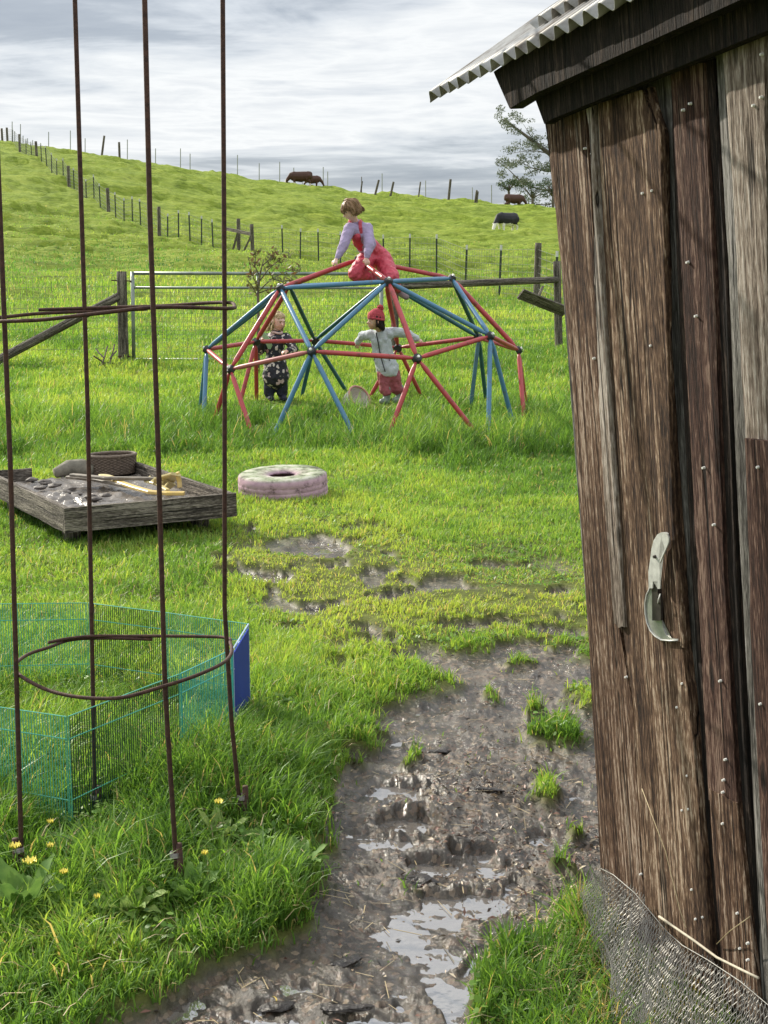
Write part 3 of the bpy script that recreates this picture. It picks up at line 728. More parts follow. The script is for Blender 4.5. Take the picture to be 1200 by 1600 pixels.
# ---- curved blade hung on the wall
M_BLADE = mat('worn_pale_steel', (0.62, 0.62, 0.58), 0.38, 0.65, 40, 0.35)
M_STRAP = mat('worn_white_strap', (0.70, 0.70, 0.66), 0.5, 0.25, 60, 0.3)
M_HND = mat('dark_handle', (0.06, 0.05, 0.045), 0.5, 0.3, 50, 0.4)
sick = empty('hand_sickle', wp(1030, 915, .03), 'curved steel blade with a folded pale metal handle strap hung on the brown board', 'sickle')
def strip(name, pts, off0, thick, m, par):
    """flat shape on the wall traced by outline (px), with real thickness"""
    bm = bmesh.new()
    f = [wp(x, y, off0 + thick) for x, y in pts]; a = [bm.verts.new(p) for p in f]; c = [bm.verts.new(p - nW * thick) for p in f]
    bm.faces.new(a); bm.faces.new(c[::-1]); n = len(a)
    for i in range(n): bm.faces.new((a[i], c[i], c[(i + 1) % n], a[(i + 1) % n]))
    bmesh.ops.triangulate(bm, faces=[q for q in bm.faces if len(q.verts) > 4])
    return bm_obj(name, bm, m, par)
def zz_(x, y): return (960 + x / 6.957, 800 + y / 6.957)      # measured on the enlarged detail
ZP = lambda *a: [zz_(a[i], a[i + 1]) for i in range(0, len(a), 2)]
strip('strap', ZP(372, 830, 368, 650, 385, 540, 402, 400, 425, 310, 465, 245, 505, 222, 555, 220, 580, 235, 560, 245, 525, 262, 505, 300, 492, 380, 484, 480, 490, 620, 492, 740, 495, 835, 470, 835, 468, 752, 418, 752, 412, 830), .036, .003, M_STRAP, sick)
strip('strap', ZP(545, 232, 575, 240, 590, 280, 588, 330, 560, 400, 520, 490, 492, 560, 490, 535, 515, 470, 545, 400, 528, 340, 515, 290, 520, 250), .044, .003, M_STRAP, sick)['label'] = 'folded-over end of the strap'
strip('handle', ZP(418, 755, 468, 755, 470, 890, 500, 890, 505, 1180, 410, 1180, 408, 890, 420, 885), .030, .005, M_HND, sick)
strip('blade', ZP(385, 825, 350, 900, 332, 1000, 335, 1100, 352, 1200, 390, 1290, 440, 1350, 510, 1392, 600, 1400, 690, 1398, 690, 1382, 610, 1372, 560, 1340, 530, 1260, 515, 1180, 410, 1180, 408, 890, 400, 830), .026, .0025, M_BLADE, sick)
bm = bmesh.new(); rim = [(385, 825), (350, 900), (332, 1000), (335, 1100), (352, 1200), (390, 1290), (440, 1350), (510, 1392), (600, 1400), (690, 1394)]
tube_into(bm, [wp(*zz_(x, y), .030) for x, y in rim], .0016, 6); bm_obj('blade_edge', bm, M_STRAP, sick, smooth=True)
bm = bmesh.new(); tube_into(bm, [wp(*zz_(500, 890), .036), wp(*zz_(478, 960), .040), wp(*zz_(474, 992), .036)], .0014, 6); bm_obj('hook', bm, M_STRAP, sick, smooth=True)
bm = bmesh.new(); bmesh.ops.create_cone(bm, cap_ends=True, segments=12, radius1=.0042, radius2=.0030, depth=.006, matrix=Matrix.Translation(wp(*zz_(438, 487), .041)) @ nW.to_track_quat('Z', 'Y').to_matrix().to_4x4()); bm_obj('screw', bm, M_HND, sick)

# ---- wisps of straw and web caught on the timber
M_STRAW = mat('dry_straw', (0.52, 0.42, 0.24), 0.6, 0, 30, 0.3)
for pts in (e(1003, 1232, 1040, 1330, 1062, 1420, 1072, 1450), e(1120, 1475, 1140, 1455, 1172, 1432)):
    o = tube('dry_stalk', [wp(x, y, .028 + .01 * i) for i, (x, y) in enumerate(pts)], .0010, M_STRAW, None, 5)
    tag(o, 'long thin dry straw stalk leaning on the broad brown board' if pts[0][0] < 1100 else 'short dry straw caught at the foot of the right-hand shed boards', 'straw')

# ---- chicken wire slumped along the foot of the wall
M_WIRE = mat('galvanised_wire', (0.36, 0.35, 0.32), 0.5, 0.5, 30, 0.4)
cw = empty('chicken_wire', (P0.x + .1, P0.y - .4, 0), 'crumpled grey chicken wire slumped along the foot of the shed', 'chicken wire')
topl = e(932, 1352, 952, 1362, 985, 1390, 1010, 1420, 1035, 1450, 1060, 1472, 1100, 1495, 1150, 1528, 1200, 1570, 1290, 1640)
botl = e(938, 1430, 950, 1500, 962, 1580, 980, 1660, 1000, 1720, 1020, 1760, 1060, 1800, 1110, 1850, 1180, 1900, 1300, 2000)
def wire_net(name, shift, seed):
    NA = 10
    tops = [wp(x + shift, y + shift * .5, .05 + .018 * (i % 2)) for i, (x, y) in enumerate(topl)]
    bots = []
    for x, y in botl:
        q = onz(x + shift, y, 0.02)
        bots.append(q)
    def surf(u, v):
        fu = u * (NA - 1); i = min(int(fu), NA - 2); f = fu - i
        a = tops[i].lerp(tops[i + 1], f); c = bots[i].lerp(bots[i + 1], f)
        p = a.lerp(c, v)
        bulge = math.sin(math.pi * v) * .035 + mnoise.noise(Vector((u * 7 + seed, v * 3, 1))) * .03 + mnoise.noise(Vector((u * 22, v * 8, seed))) * .008
        p = p + nW * bulge
        return p
    NU, NV = 80, 23
    bm = bmesh.new()
    def P_(i, j): return surf(min(max(i / NU, 0), 1), min(max(j / NV, 0), 1))
    for j in range(NV):
        for i in range(NU):
            # hexagon mesh: twisted verticals joined by slants
            o = .5 if j % 2 else 0
            a = P_(i + o, j + .18); c = P_(i + o, j + .62); l = P_(i + o - .5, j + 1.18); r = P_(i + o + .5, j + 1.18)
            for q0, q1, rad in ((a, c, .0008), (c, l, .00055), (c, r, .00055)):
                if (q0 - q1).length > 1e-5: tube_into(bm, [q0, q1], rad, 4, False)
    o = bm_obj(name, bm, M_WIRE, cw)
    return tops
wire_net('wire_mesh', 0, 1)
wire_net('wire_mesh', -5, 11)
tops = wire_net('wire_mesh', 9, 5)
M_CORD = mat('pale_selvedge_cord', (0.62, 0.55, 0.42), 0.7, 0, 60, 0.3)
tube('edge_cord', [wp(x, y, .062 + .004 * (i % 3)) for i, (x, y) in enumerate(e(1030, 1432, 1050, 1446, 1085, 1470, 1120, 1496, 1160, 1516, 1185, 1528))], .0028, M_CORD, cw, 6)
tube('edge_wire', [p + nW * .004 for p in tops], .0013, M_WIRE, cw, 5)
# ------------------------------------------------------------------ climbing dome
M_RED = mat('faded_red_paint', (0.44, 0.06, 0.065), 0.36, 0, 16, 0.35, col2=(0.17, 0.05, 0.04), bump=.2, thr=(.30, .46))
M_REDL = mat('sun_bleached_red_paint', (0.50, 0.16, 0.15), 0.45, 0, 9, 0.35)
M_BLUE = mat('faded_blue_paint', (0.075, 0.20, 0.33), 0.36, 0, 16, 0.4, col2=(0.12, 0.12, 0.11), bump=.2, thr=(.30, .44))
M_TEAL = mat('dark_teal_paint', (0.03, 0.13, 0.15), 0.35, 0, 9, 0.4)
M_HUB = mat('black_rubber_hub', (0.035, 0.037, 0.042), 0.55, 0, 30, 0.4)
def place(px, Y, dz=0.0):
    X = (px - 600) / FPX * Y * 1.018
    for _ in range(3):
        z = gz(X, Y); q = proj(X, Y, z)[0]; X += (px - q) / FPX * Y
    return Vector((X, Y, gz(X, Y) + dz))
DC = Vector((-0.215, 14.0, 0.12)); DR = 1.70; AZ0 = 16
dome = empty('climbing_dome', DC, 'geodesic climbing dome of red and blue tubes in the middle of the yard', 'climbing frame')
tilt = math.radians(2.0)
def dpt(az, r, z):
    a = math.radians(az)
    v = Vector((math.sin(a) * r * DR, -math.cos(a) * r * DR, z * DR))
    return DC + Matrix.Rotation(tilt, 3, 'X') @ v
apex = dpt(0, 0, 1.0)
r1 = [dpt(AZ0 + 72 * k, .53, .842) for k in range(5)]
r2 = [dpt(AZ0 + 36 * k, .895 if k % 2 == 0 else .855, .425 if k % 2 == 0 else .47) for k in range(10)]
def strut(a, b, m, r=.0235, side=0.0):
    a = Vector(a); b = Vector(b); t = (b - a).normalized()
    p = a + t * .03; q = b - t * .03
    bm = bmesh.new(); tube_into(bm, [p, p + t * .05, p + t * .085, q - t * .085, q - t * .05, q], [r * .55, r * .75, r, r, r * .75, r * .55], 12)
    bm_obj('strut', bm, m, dome, smooth=True)
def hub(p, c=None):
    n = (p - (DC + Vector((0, 0, -.3)))).normalized()
    bm = bmesh.new(); M_ = Matrix.Translation(p) @ n.to_track_quat('Z', 'Y').to_matrix().to_4x4()
    bmesh.ops.create_cone(bm, cap_ends=True, segments=14, radius1=.050, radius2=.040, depth=.060, matrix=M_)
    bmesh.ops.bevel(bm, geom=list(bm.edges), offset=.006, segments=2, affect='EDGES')
    h_ = bm_obj('hub', bm, M_HUB, dome)
    bm = bmesh.new(); bmesh.ops.create_cone(bm, cap_ends=True, segments=6, radius1=.016, radius2=.014, depth=.020, matrix=M_ @ Matrix.Translation((0, 0, .037)))
    bm_obj('bolt', bm, M_NAIL, h_)
apex = at(560, 405, apex.y)
for L_, dd in ((r1, {0: (607, 440), 4: (438, 450), 1: (706, 435), 2: (603, 441), 3: (452, 447)}), (r2, {0: (652, 560), 9: (487, 549), 8: (360, 577), 7: (323, 546), 1: (766, 525), 2: (810, 547), 5: (492, 532), 4: (622, 543), 3: (748, 527)})):
    for k_, (x_, y_) in dd.items(): L_[k_] = at(x_, y_, L_[k_].y)
for p in [apex] + r1 + r2: hub(p)
FEET = {0: (602, 757), 9: (424, 561), 8: (331, 396), 7: (312, 318), 1: (763, 804), 2: (820, 823), 3: (735, 760), 5: (546, 470), 6: (401, 372), 4: (575, 660)}
for k in range(5):
    strut(apex, r1[k], M_RED)
    strut(r1[k], r1[(k + 1) % 5], M_BLUE)
    strut(r1[k], r2[2 * k], M_RED, .026)
    strut(r1[k], r2[2 * k + 1], M_BLUE if k in (0, 4) else M_TEAL)
    strut(r1[k], r2[(2 * k - 1) % 10], M_BLUE if k in (0, 4, 1) else M_TEAL)
for k in range(10):
    strut(r2[k], r2[(k + 1) % 10], M_REDL if k == 8 else M_RED)
    az = AZ0 + 36 * k
    for q_, dlt in enumerate((-14, 14)):
        f = dpt(az + dlt, 1.03, 0.0); f = place(FEET[k][q_], f.y, -.02)
        strut(r2[k], f, (M_RED if k % 2 == 0 else (M_BLUE if k in (9, 1, 7) else M_TEAL)))

# ------------------------------------------------------------------ pink tyre
M_PINK, nt, b, out = newmat('pink_painted_rubber'); L = nt.links.new
tc = N(nt, 'ShaderNodeTexCoord'); n1 = N(nt, 'ShaderNodeTexNoise', i_Scale=9.0, i_Detail=7.0, i_Roughness=.7); L(tc.outputs['Object'], n1.inputs['Vector'])
c1 = ramp(nt, [(0.36, (0.13, 0.085, 0.09)), (0.46, (0.44, 0.28, 0.34)), (0.7, (0.58, 0.40, 0.46))], n1.outputs[0])
c2 = ramp(nt, [(0.38, (0.06, 0.07, 0.03)), (0.5, (0.27, 0.31, 0.19)), (0.66, (0.52, 0.50, 0.44))], n1.outputs[0])
ge = N(nt, 'ShaderNodeNewGeometry'); sx = N(nt, 'ShaderNodeSeparateXYZ'); L(tc.outputs['Object'], sx.inputs[0])
zr = N(nt, 'ShaderNodeMapRange', i_1=.185, i_2=.204); L(sx.outputs[2], zr.inputs[0])
mx_ = N(nt, 'ShaderNodeMix', data_type='RGBA'); L(zr.outputs[0], mx_.inputs[0]); L(c1.outputs[0], mx_.inputs[6]); L(c2.outputs[0], mx_.inputs[7])
L(mx_.outputs[2], b.inputs['Base Color']); b.inputs['Roughness'].default_value = .8
bp = N(nt, 'ShaderNodeBump', i_Strength=.5, i_Distance=.01); L(n1.outputs[0], bp.inputs['Height']); L(bp.outputs[0], b.inputs['Normal'])
tp = place(443, 9.62, -.03)
bm = bmesh.new(); prof = []
R0 = .322
prof = [(R0 - .13, .025), (R0 - .10, .01), (R0 - .02, .012), (R0, .045), (R0 + .001, .065), (R0 - .001, .069), (R0 - .001, .073), (R0 + .001, .077), (R0 + .001, .10), (R0 - .001, .104), (R0 - .001, .108), (R0 + .001, .112), (R0 + .001, .135), (R0 - .001, .139), (R0 - .001, .143), (R0, .155), (R0 - .004, .190), (R0 - .022, .203), (R0 - .10, .205), (R0 - .18, .200), (R0 - .222, .190), (R0 - .228, .176), (R0 - .21, .170), (R0 - .10, .18), (R0 - .045, .15), (R0 - .03, .10), (R0 - .045, .05), (R0 - .10, .04), (R0 - .13, .045)]
ns = 144; rings = []
for i in range(ns):
    a = 2 * math.pi * i / ns; ring = []
    for j, (r, z) in enumerate(prof):
        g_ = 0
        if 2 < j < 14: g_ = -.004 if (i % 5 == 0) else 0
        if j == 4: g_ += .0
        rr_2 = r + g_ + .004 * mnoise.noise(Vector((a * 3, z * 20, 0)))
        ring.append(bm.verts.new((rr_2 * math.cos(a), rr_2 * math.sin(a), z + .004 * mnoise.noise(Vector((math.cos(a) * 4, math.sin(a) * 4, 2))))))
    rings.append(ring)
for i in range(ns):
    A_, B_ = rings[i], rings[(i + 1) % ns]
    for j in range(len(prof)):
        k = (j + 1) % len(prof); bm.faces.new((A_[j], B_[j], B_[k], A_[k]))
bmesh.ops.recalc_face_normals(bm, faces=bm.faces)
me = bpy.data.meshes.new('tyre'); bm.to_mesh(me); bm.free()
ty = link_mesh('tyre', me, M_PINK, None, True); ty.location = tp; ty.rotation_euler = (math.radians(3), math.radians(-1.5), 0)
tag(ty, 'pink painted tyre with a mossy top lying in the grass', 'tyre')
for j, zc in enumerate((.065, .10, .135)):
    pass

# ------------------------------------------------------------------ sand tray
M_TRAY = wood('grey_brown_tray_timber', [(0.0, (0.035, 0.028, 0.022)), (0.4, (0.10, 0.085, 0.068)), (0.75, (0.19, 0.165, 0.135)), (1.0, (0.32, 0.28, 0.23))], .5)
M_WETSAND = mat('wet_sand_and_mud', (0.27, 0.235, 0.20), 0.22, 0, 5, .5, bump=.7, bscale=18, col2=(0.08, 0.07, 0.06), bdist=.02)
def hz(px, py, z): return onz(px, py, z)
ZT = .27
FL = hz(104, 793, ZT); FR = hz(361, 770, ZT)
ex = (FR - FL); wlen = ex.length; ex.normalize(); ey = Vector((-ex.y, ex.x, 0)); TLn = 1.72
tray = empty('sand_tray', FL - Vector((0, 0, ZT - .02)), 'low open wooden sand tray with wet sand in it left of the pink tyre', 'sand tray')
def grained(name, bm, m, par, ang):
    """board whose grain runs along its length: its own axes have local Z along the board"""
    bmesh.ops.recalc_face_normals(bm, faces=bm.faces)
    me = bpy.data.meshes.new(name); bm.to_mesh(me); bm.free(); me.materials.append(m)
    o = bpy.data.objects.new(name, me); COL.objects.link(o); return o
def plank(name, p0, p1, w, t, m, par=None, up=Vector((0, 0, 1)), bevel=.004, rag=.003, label=None):
    """rough plank from p0 to p1 (centre line), w along up, t across; local Z = length so the grain follows"""
    p0 = Vector(p0); p1 = Vector(p1); a = (p1 - p0); ln = a.length; a.normalize()
    sd_ = a.cross(up).normalized(); u2 = sd_.cross(a).normalized()
    bm = bmesh.new(); n = max(4, int(ln / .05)); rows = []
    for i in range(n + 1):
        z = ln * i / n; ring = []
        for cx_, cy_ in ((-.5, -.5), (0, -.5), (.5, -.5), (.5, 0), (.5, .5), (0, .5), (-.5, .5), (-.5, 0)):
            jx = mnoise.noise(Vector((z * 9, cx_ * 7, cy_ * 5 + ln))) * rag; 
            rnd = .94 if abs(cx_) == .5 and abs(cy_) == .5 else 1
            ring.append(bm.verts.new((cx_ * t * rnd + jx, cy_ * w * (.97 if rnd < 1 else 1) + mnoise.noise(Vector((z * 7, 3, cx_))) * rag, z)))
        rows.append(ring)
    for i in range(n):
        for k in range(8): bm.faces.new((rows[i][k], rows[i][(k + 1) % 8], rows[i + 1][(k + 1) % 8], rows[i + 1][k]))
    bm.faces.new(rows[0][::-1]); bm.faces.new(rows[-1])
    bmesh.ops.recalc_face_normals(bm, faces=bm.faces)
    me = bpy.data.meshes.new(name); bm.to_mesh(me); bm.free(); me.materials.append(m)
    o = bpy.data.objects.new(name, me); COL.objects.link(o)
    mw = Matrix((sd_, u2, a)).transposed().to_4x4(); mw.translation = p0
    if par is not None:
        o.parent = par; mw.translation = p0 - root_loc(par)
    o.matrix_local = mw
    if label: o['label'] = label
    return o
hB = .150; zc = ZT - hB / 2
dz = Vector((0, 0, -hB / 2))
BL = FL + ey * TLn; BR = FR + ey * TLn
plank('side_board', FL + dz - ex * .02, FR + dz + ex * .03, hB, .035, M_TRAY, tray, label='front board of the tray')
plank('side_board', FL + dz + ey * .02, BL + dz, hB, .035, M_TRAY, tray)
plank('side_board', FR + dz + ey * .02, BR + dz, hB, .035, M_TRAY, tray)
plank('side_board', BL + dz, BL + ex * .30 + dz, hB, .035, M_TRAY, tray, label='short broken stub of the back board')
plank('side_board', BR + dz - ex * .45 - Vector((0, 0, .02)), BR + dz - Vector((0, 0, .02)), hB - .04, .035, M_TRAY, tray)
# floor and sand
bm = bmesh.new(); nx, ny = 60, 90; g_ = []
for i in range(nx + 1):
    row = []
    for j in range(ny + 1):
        p = FL + ex * (.02 + (wlen - .04) * i / nx) + ey * (.02 + (TLn - .04) * j / ny)
        h_ = ZT - .085 + .022 * mnoise.noise(Vector((p.x * 5, p.y * 5, 1))) + .016 * mnoise.noise(Vector((p.x * 14, p.y * 14, 4))) + .010 * mnoise.noise(Vector((p.x * 40, p.y * 40, 2)))
        h_ += .05 * math.exp(-((i / nx - .22) ** 2 / .02 + (j / ny - .30) ** 2 / .05)) * (.6 + mnoise.noise(Vector((p.x * 20, p.y * 20, 7))))
        row.append(bm.verts.new((p.x, p.y, h_)))
    g_.append(row)
for i in range(nx):
    for j in range(ny): bm.faces.new((g_[i][j], g_[i + 1][j], g_[i + 1][j + 1], g_[i][j + 1]))
bm_obj('wet_sand', bm, M_WETSAND, tray, smooth=True)
bm = bmesh.new(); cc = (FL + BR) / 2; box_into(bm, Vector((cc.x, cc.y, ZT - .135)), ex, ey, Vector((0, 0, 1)), wlen - .05, TLn - .05, .012); bm_obj('floor_panel', bm, M_TRAY, tray)
for a_, b_ in ((.1, .15), (.9, .15), (.1, .85), (.9, .85)):
    q = FL + ex * wlen * a_ + ey * TLn * b_
    z0 = gz(q.x, q.y) - .03; bm = bmesh.new(); box_into(bm, Vector((q.x, q.y, (z0 + ZT - .14) / 2)), ex, ey, Vector((0, 0, 1)), .09, .09, ZT - .14 - z0); bm_obj('leg', bm, M_TRAY, tray, bevel=.004)
# bits of mud and slate in the tray
M_CLOD = mat('dark_mud_clod', (0.10, 0.08, 0.065), 0.6, 0, 30, .6, bump=.6)
M_YEL = mat('yellow_painted_wood', (0.66, 0.47, 0.12), 0.45, 0, 20, .35, col2=(0.50, 0.36, 0.14))
M_YPALE = mat('pale_yellow_plastic', (0.72, 0.60, 0.28), 0.4, 0, 20, .3)
M_FLAT = mat('grey_weathered_lath', (0.26, 0.22, 0.17), 0.6, 0, 20, .5)
def flat_tube(name, pts, w, t, m, par, flat=Vector((0, 0, 1))):
    bm = bmesh.new(); pts = [Vector(p) for p in pts]; rows = []
    for i, p in enumerate(pts):
        d = (pts[min(i + 1, len(pts) - 1)] - pts[max(i - 1, 0)]).normalized(); s_ = d.cross(flat).normalized(); u = s_.cross(d)
        wi = w[i] if isinstance(w, (list, tuple)) else w
        rows.append([bm.verts.new(p + s_ * wi * .5 * c + u * t * .5 * e_) for c, e_ in ((-1, -.6), (-.8, -1), (.8, -1), (1, -.6), (1, .6), (.8, 1), (-.8, 1), (-1, .6))])
    for i in range(len(rows) - 1):
        for k in range(8): bm.faces.new((rows[i][k], rows[i][(k + 1) % 8], rows[i + 1][(k + 1) % 8], rows[i + 1][k]))
    bm.faces.new(rows[0][::-1]); bm.faces.new(rows[-1]); return bm_obj(name, bm, m, par)
ZS = ZT - .05
toyA = empty('toy_guitar_neck', hz(215, 757, ZS), 'long bent yellow wooden toy piece with a rounded end in the sand tray', 'toy')
flat_tube('neck', [hz(160, 744, ZS + .03), hz(172, 747, ZS + .03), hz(190, 755, ZS + .025), hz(210, 762, ZS + .02), hz(235, 769, ZS + .02), hz(262, 771, ZS + .02), hz(288, 771, ZS + .02)], [.055, .075, .05, .045, .045, .05, .055], .022, M_YEL, toyA)
flat_tube('rounded_end', [hz(157, 743, ZS + .045), hz(163, 744, ZS + .048), hz(174, 746, ZS + .045)], [.03, .07, .04], .02, M_YPALE, toyA)
toyB = empty('toy_shovel', hz(265, 750, ZS), 'pale yellow toy shovel standing tipped up in the sand tray', 'toy')
flat_tube('blade', [hz(252, 760, ZS + .01), hz(258, 752, ZS + .05), hz(266, 745, ZS + .09), hz(275, 741, ZS + .12)], [.12, .15, .12, .07], .018, M_YPALE, toyB, Vector((.5, -.8, .4)))
flat_tube('handle', [hz(277, 738, ZS + .13), hz(280, 752, ZS + .07), hz(281, 762, ZS + .03)], .03, .02, M_YEL, toyB, Vector((1, -.6, 0)))
toyC = empty('toy_rake', hz(240, 752, ZS), 'small yellow toy rake lying behind the long yellow piece', 'toy')
flat_tube('rail', [hz(228, 752, ZS + .03), hz(245, 756, ZS + .03), hz(262, 766, ZS + .03)], .03, .015, M_YPALE, toyC)
for k in range(5):
    a = hz(228 + 7 * k, 752 + 2.5 * k, ZS + .03); flat_tube('tine', [a, a + Vector((.02, .05, .025))], .012, .01, M_YPALE, toyC)
o = flat_tube('lath', [hz(108, 745, ZS + .02), hz(150, 749, ZS + .02), hz(205, 760, ZS + .015)], .07, .02, M_FLAT, None); tag(o, 'thin grey lath lying in the sand tray in front of the basket', 'stick')
o = flat_tube('lath', [hz(112, 742, ZS + .05), hz(165, 747, ZS + .05), hz(240, 748, ZS + .05)], .045, .02, M_FLAT, None); tag(o, 'narrow grey lath lying uppermost beside the basket in the sand tray', 'stick')
for k, (x, y, s_) in enumerate([(70, 752, .10), (85, 757, .09), (98, 768, .11), (120, 770, .07), (110, 762, .08), (140, 775, .08), (150, 778, .07), (165, 772, .08), (62, 760, .08), (50, 748, .08)]):
    bm = bmesh.new(); bmesh.ops.create_icosphere(bm, subdivisions=3, radius=s_ * .5); c0 = hz(x, y, ZS)
    for v in bm.verts:
        n_ = mnoise.noise(v.co * 22 + Vector((k, 0, 0))); v.co *= 1 + .5 * n_; v.co.z *= .35; v.co += c0 + Vector((0, 0, -.005))
    o = bm_obj('mud_clod', bm, M_CLOD, None); tag(o, 'dark wet mud clod lying in the left part of the sand tray', 'mud', 'mud clods in the sand tray')
# wicker basket
M_WICK = mat('old_grey_wicker', (0.20, 0.15, 0.11), 0.75, 0, 60, .5, col2=(0.08, 0.06, 0.045))
bc = hz(171, 742, ZT - .07) + Vector((0, .12, 0)); bc.z = ZT - .075
bask = empty('wicker_basket', bc, 'oval grey wicker basket standing in the back corner of the sand tray', 'basket')
ra, rb, bh = .155, .115, .130
bm = bmesh.new(); nst = 44
def bp_(a, z, off): k_ = 1 + .10 * z / bh; return bc + ex * (math.cos(a) * (ra * k_ + off)) + ey * (math.sin(a) * (rb * k_ + off)) + Vector((0, 0, z))
nrow = 13
for r_ in range(nrow):
    pts = []
    for i in range(nst * 3 + 1):
        a = 2 * math.pi * i / (nst * 3); pts.append(bp_(a, .008 + bh * r_ / nrow, .005 * math.cos(a * nst / 2 + math.pi * (r_ % 2))))
    tube_into(bm, pts, .0068, 5, False)
bm_obj('woven_side', bm, M_WICK, bask, smooth=True)
bm = bmesh.new()
for i in range(nst): a = 2 * math.pi * i / nst; tube_into(bm, [bp_(a, 0, 0), bp_(a, bh, 0)], .004, 5)
bm_obj('stakes', bm, M_WICK, bask); 
bm = bmesh.new(); tube_into(bm, [bp_(2 * math.pi * i / 60, bh + .003, 0) for i in range(61)], .012, 8, False); bm_obj('rim', bm, M_WICK, bask, smooth=True)
bm = bmesh.new(); f = [bm.verts.new(bp_(2 * math.pi * i / 40, .01, -.004)) for i in range(40)]; bm.faces.new(f); bm_obj('bottom', bm, M_WICK, bask)
# driftwood log by the basket
M_LOG = mat('grey_driftwood', (0.24, 0.22, 0.17), 0.85, 0, 14, .5, bump=.7, bscale=30, stretch=(1, 1, 1))
lc = [hz(72, 748, ZS) + Vector((0, .25, 0)), hz(95, 746, ZS) + Vector((0, .25, .03)), hz(115, 744, ZS) + Vector((0, .25, .02)), hz(136, 745, ZS) + Vector((0, .25, .0))]
o = tube('driftwood_log', lc, [.035, .06, .07, .055], M_LOG, None, 12); tag(o, 'short knobbly grey log between the basket and the back board stub of the tray', 'log')

# ------------------------------------------------------------------ rusty plant cage
M_RUST = mat('rusty_rebar', (0.105, 0.052, 0.036), 0.75, .35, 70, .5, bump=.6, bscale=160, col2=(0.045, 0.025, 0.02), bdist=.003)
M_TIE = mat('grey_tie_wire', (0.34, 0.32, 0.30), 0.45, .6, 40, .3)
feet = [(35, 1384), (149, 1278), (279, 1404), (379, 1302)]
tops0 = [(-14, 0), (117, 0), (226, 0), (348, 0)]
cage = empty('plant_cage', onz(210, 1340), 'tall round rusty rod cage standing in the long grass beside the pen', 'plant cage')
rods = []
for k, ((fx, fy), (tx, ty_)) in enumerate(zip(feet, tops0)):
    f = onz(fx, fy, 0.0)
    t = at(tx, ty_, f.y + (.02 if k in (0, 2) else -.02))
    mids = {0: [(16, 720), (24, 1000)], 1: [(137, 640)], 2: [(234, 330), (247, 700), (258, 1080)], 3: [(351, 500), (351, 950), (362, 1130)]}[k]
    pts = [f - Vector((0, 0, .12)), f]
    for mx_2, my_2 in sorted(mids, key=lambda q: -q[1]): pts.append(at(mx_2, my_2, f.y + (t.y - f.y) * (fy - my_2) / fy))
    pts.append(t); pts.append(t + (t - f).normalized() * .35)
    bm = bmesh.new(); tube_into(bm, pts, .0064, 10); bm_obj('rod', bm, M_RUST, cage, smooth=True); rods.append((f, t))
def ring3(name, pix, rad):
    """ring traced through points with their own depth around the rods"""
    pts = [at(x, y, Y) for x, y, Y in pix]
    # smooth closed-ish curve by Catmull-Rom
    out_ = []
    for i in range(len(pts) - 1):
        p0 = pts[max(i - 1, 0)]; p1 = pts[i]; p2 = pts[i + 1]; p3 = pts[min(i + 2, len(pts) - 1)]
        for s_ in range(8):
            t = s_ / 8; out_.append(.5 * ((2 * p1) + (-p0 + p2) * t + (2 * p0 - 5 * p1 + 4 * p2 - p3) * t * t + (-p0 + 3 * p1 - 3 * p2 + p3) * t ** 3))
    out_.append(pts[-1]); bm = bmesh.new(); tube_into(bm, out_, rad, 8); return bm_obj(name, bm, M_RUST, cage, smooth=True)
YF = (rods[0][0].y + rods[2][0].y) / 2; YB = (rods[1][0].y + rods[3][0].y) / 2
ring3('ring', [(76, 1004, YB - .05), (105, 998, YB), (147, 994, YB + .04), (200, 994, YB + .06), (270, 994, YB + .05), (350, 996, YB), (360, 1005, YB - .10), (361, 1022, YB - .2), (345, 1038, YF + .1), (300, 1058, YF - .02), (250, 1074, YF - .09), (190, 1090, YF - .12), (130, 1090, YF - .10), (80, 1080, YF - .05), (45, 1064, YF), (26, 1050, YF + .08), (26, 1036, YF + .14), (45, 1022, YB - .15), (75, 1012, YB - .08), (110, 1000, YB + .02), (160, 997, YB + .05), (238, 999, YB + .06)], .0050)
ring3('ring', [(60, 484, YB), (150, 481, YB + .05), (250, 478, YB + .06), (330, 473, YB), (360, 473, YB - .08), (366, 478, YB - .16), (355, 482, YF + .1), (250, 480, YF), (150, 490, YF - .06), (60, 500, YF - .03), (-20, 502, YF + .05), (-40, 498, YF + .2), (0, 496, YB - .12), (60, 490, YB - .02), (150, 486, YB + .05), (230, 483, YB + .06)], .0048)
ring3('ring', [(-40, -190, YB), (120, -215, YB + .05), (330, -215, YB), (370, -225, YB - .15), (230, -250, YF - .08), (60, -250, YF - .06), (-60, -225, YF + .1), (-45, -195, YB - .05)], .0056)['label'] = 'topmost ring of the cage'
for (x, y), (fx, fy), side in (((31, 1322), feet[0], -1), ((272, 1330), feet[2], 1), ((376, 1240), feet[3], 1), ((146, 1240), feet[1], 1)):
    f = onz(fx, fy, 0); o_ = Vector((.014 * side, -.004, 0))
    tube('stake', [f + o_ - Vector((0, 0, .1)), at(x + 5 * side, y - 12, f.y) + Vector((.004 * side, 0, 0))], .0085, M_RUST, cage, 8)
    bm = bmesh.new()
    for k in range(4):
        c = at(x + 2 * side, y + 2 * k + 2, f.y); tube_into(bm, [c + Vector((math.cos(t) * .0135, math.sin(t) * .0115, k * .0)) for t in np.linspace(0, 6.28, 13)], .0015, 5, False)
    bm_obj('wire_tie', bm, M_TIE, cage)

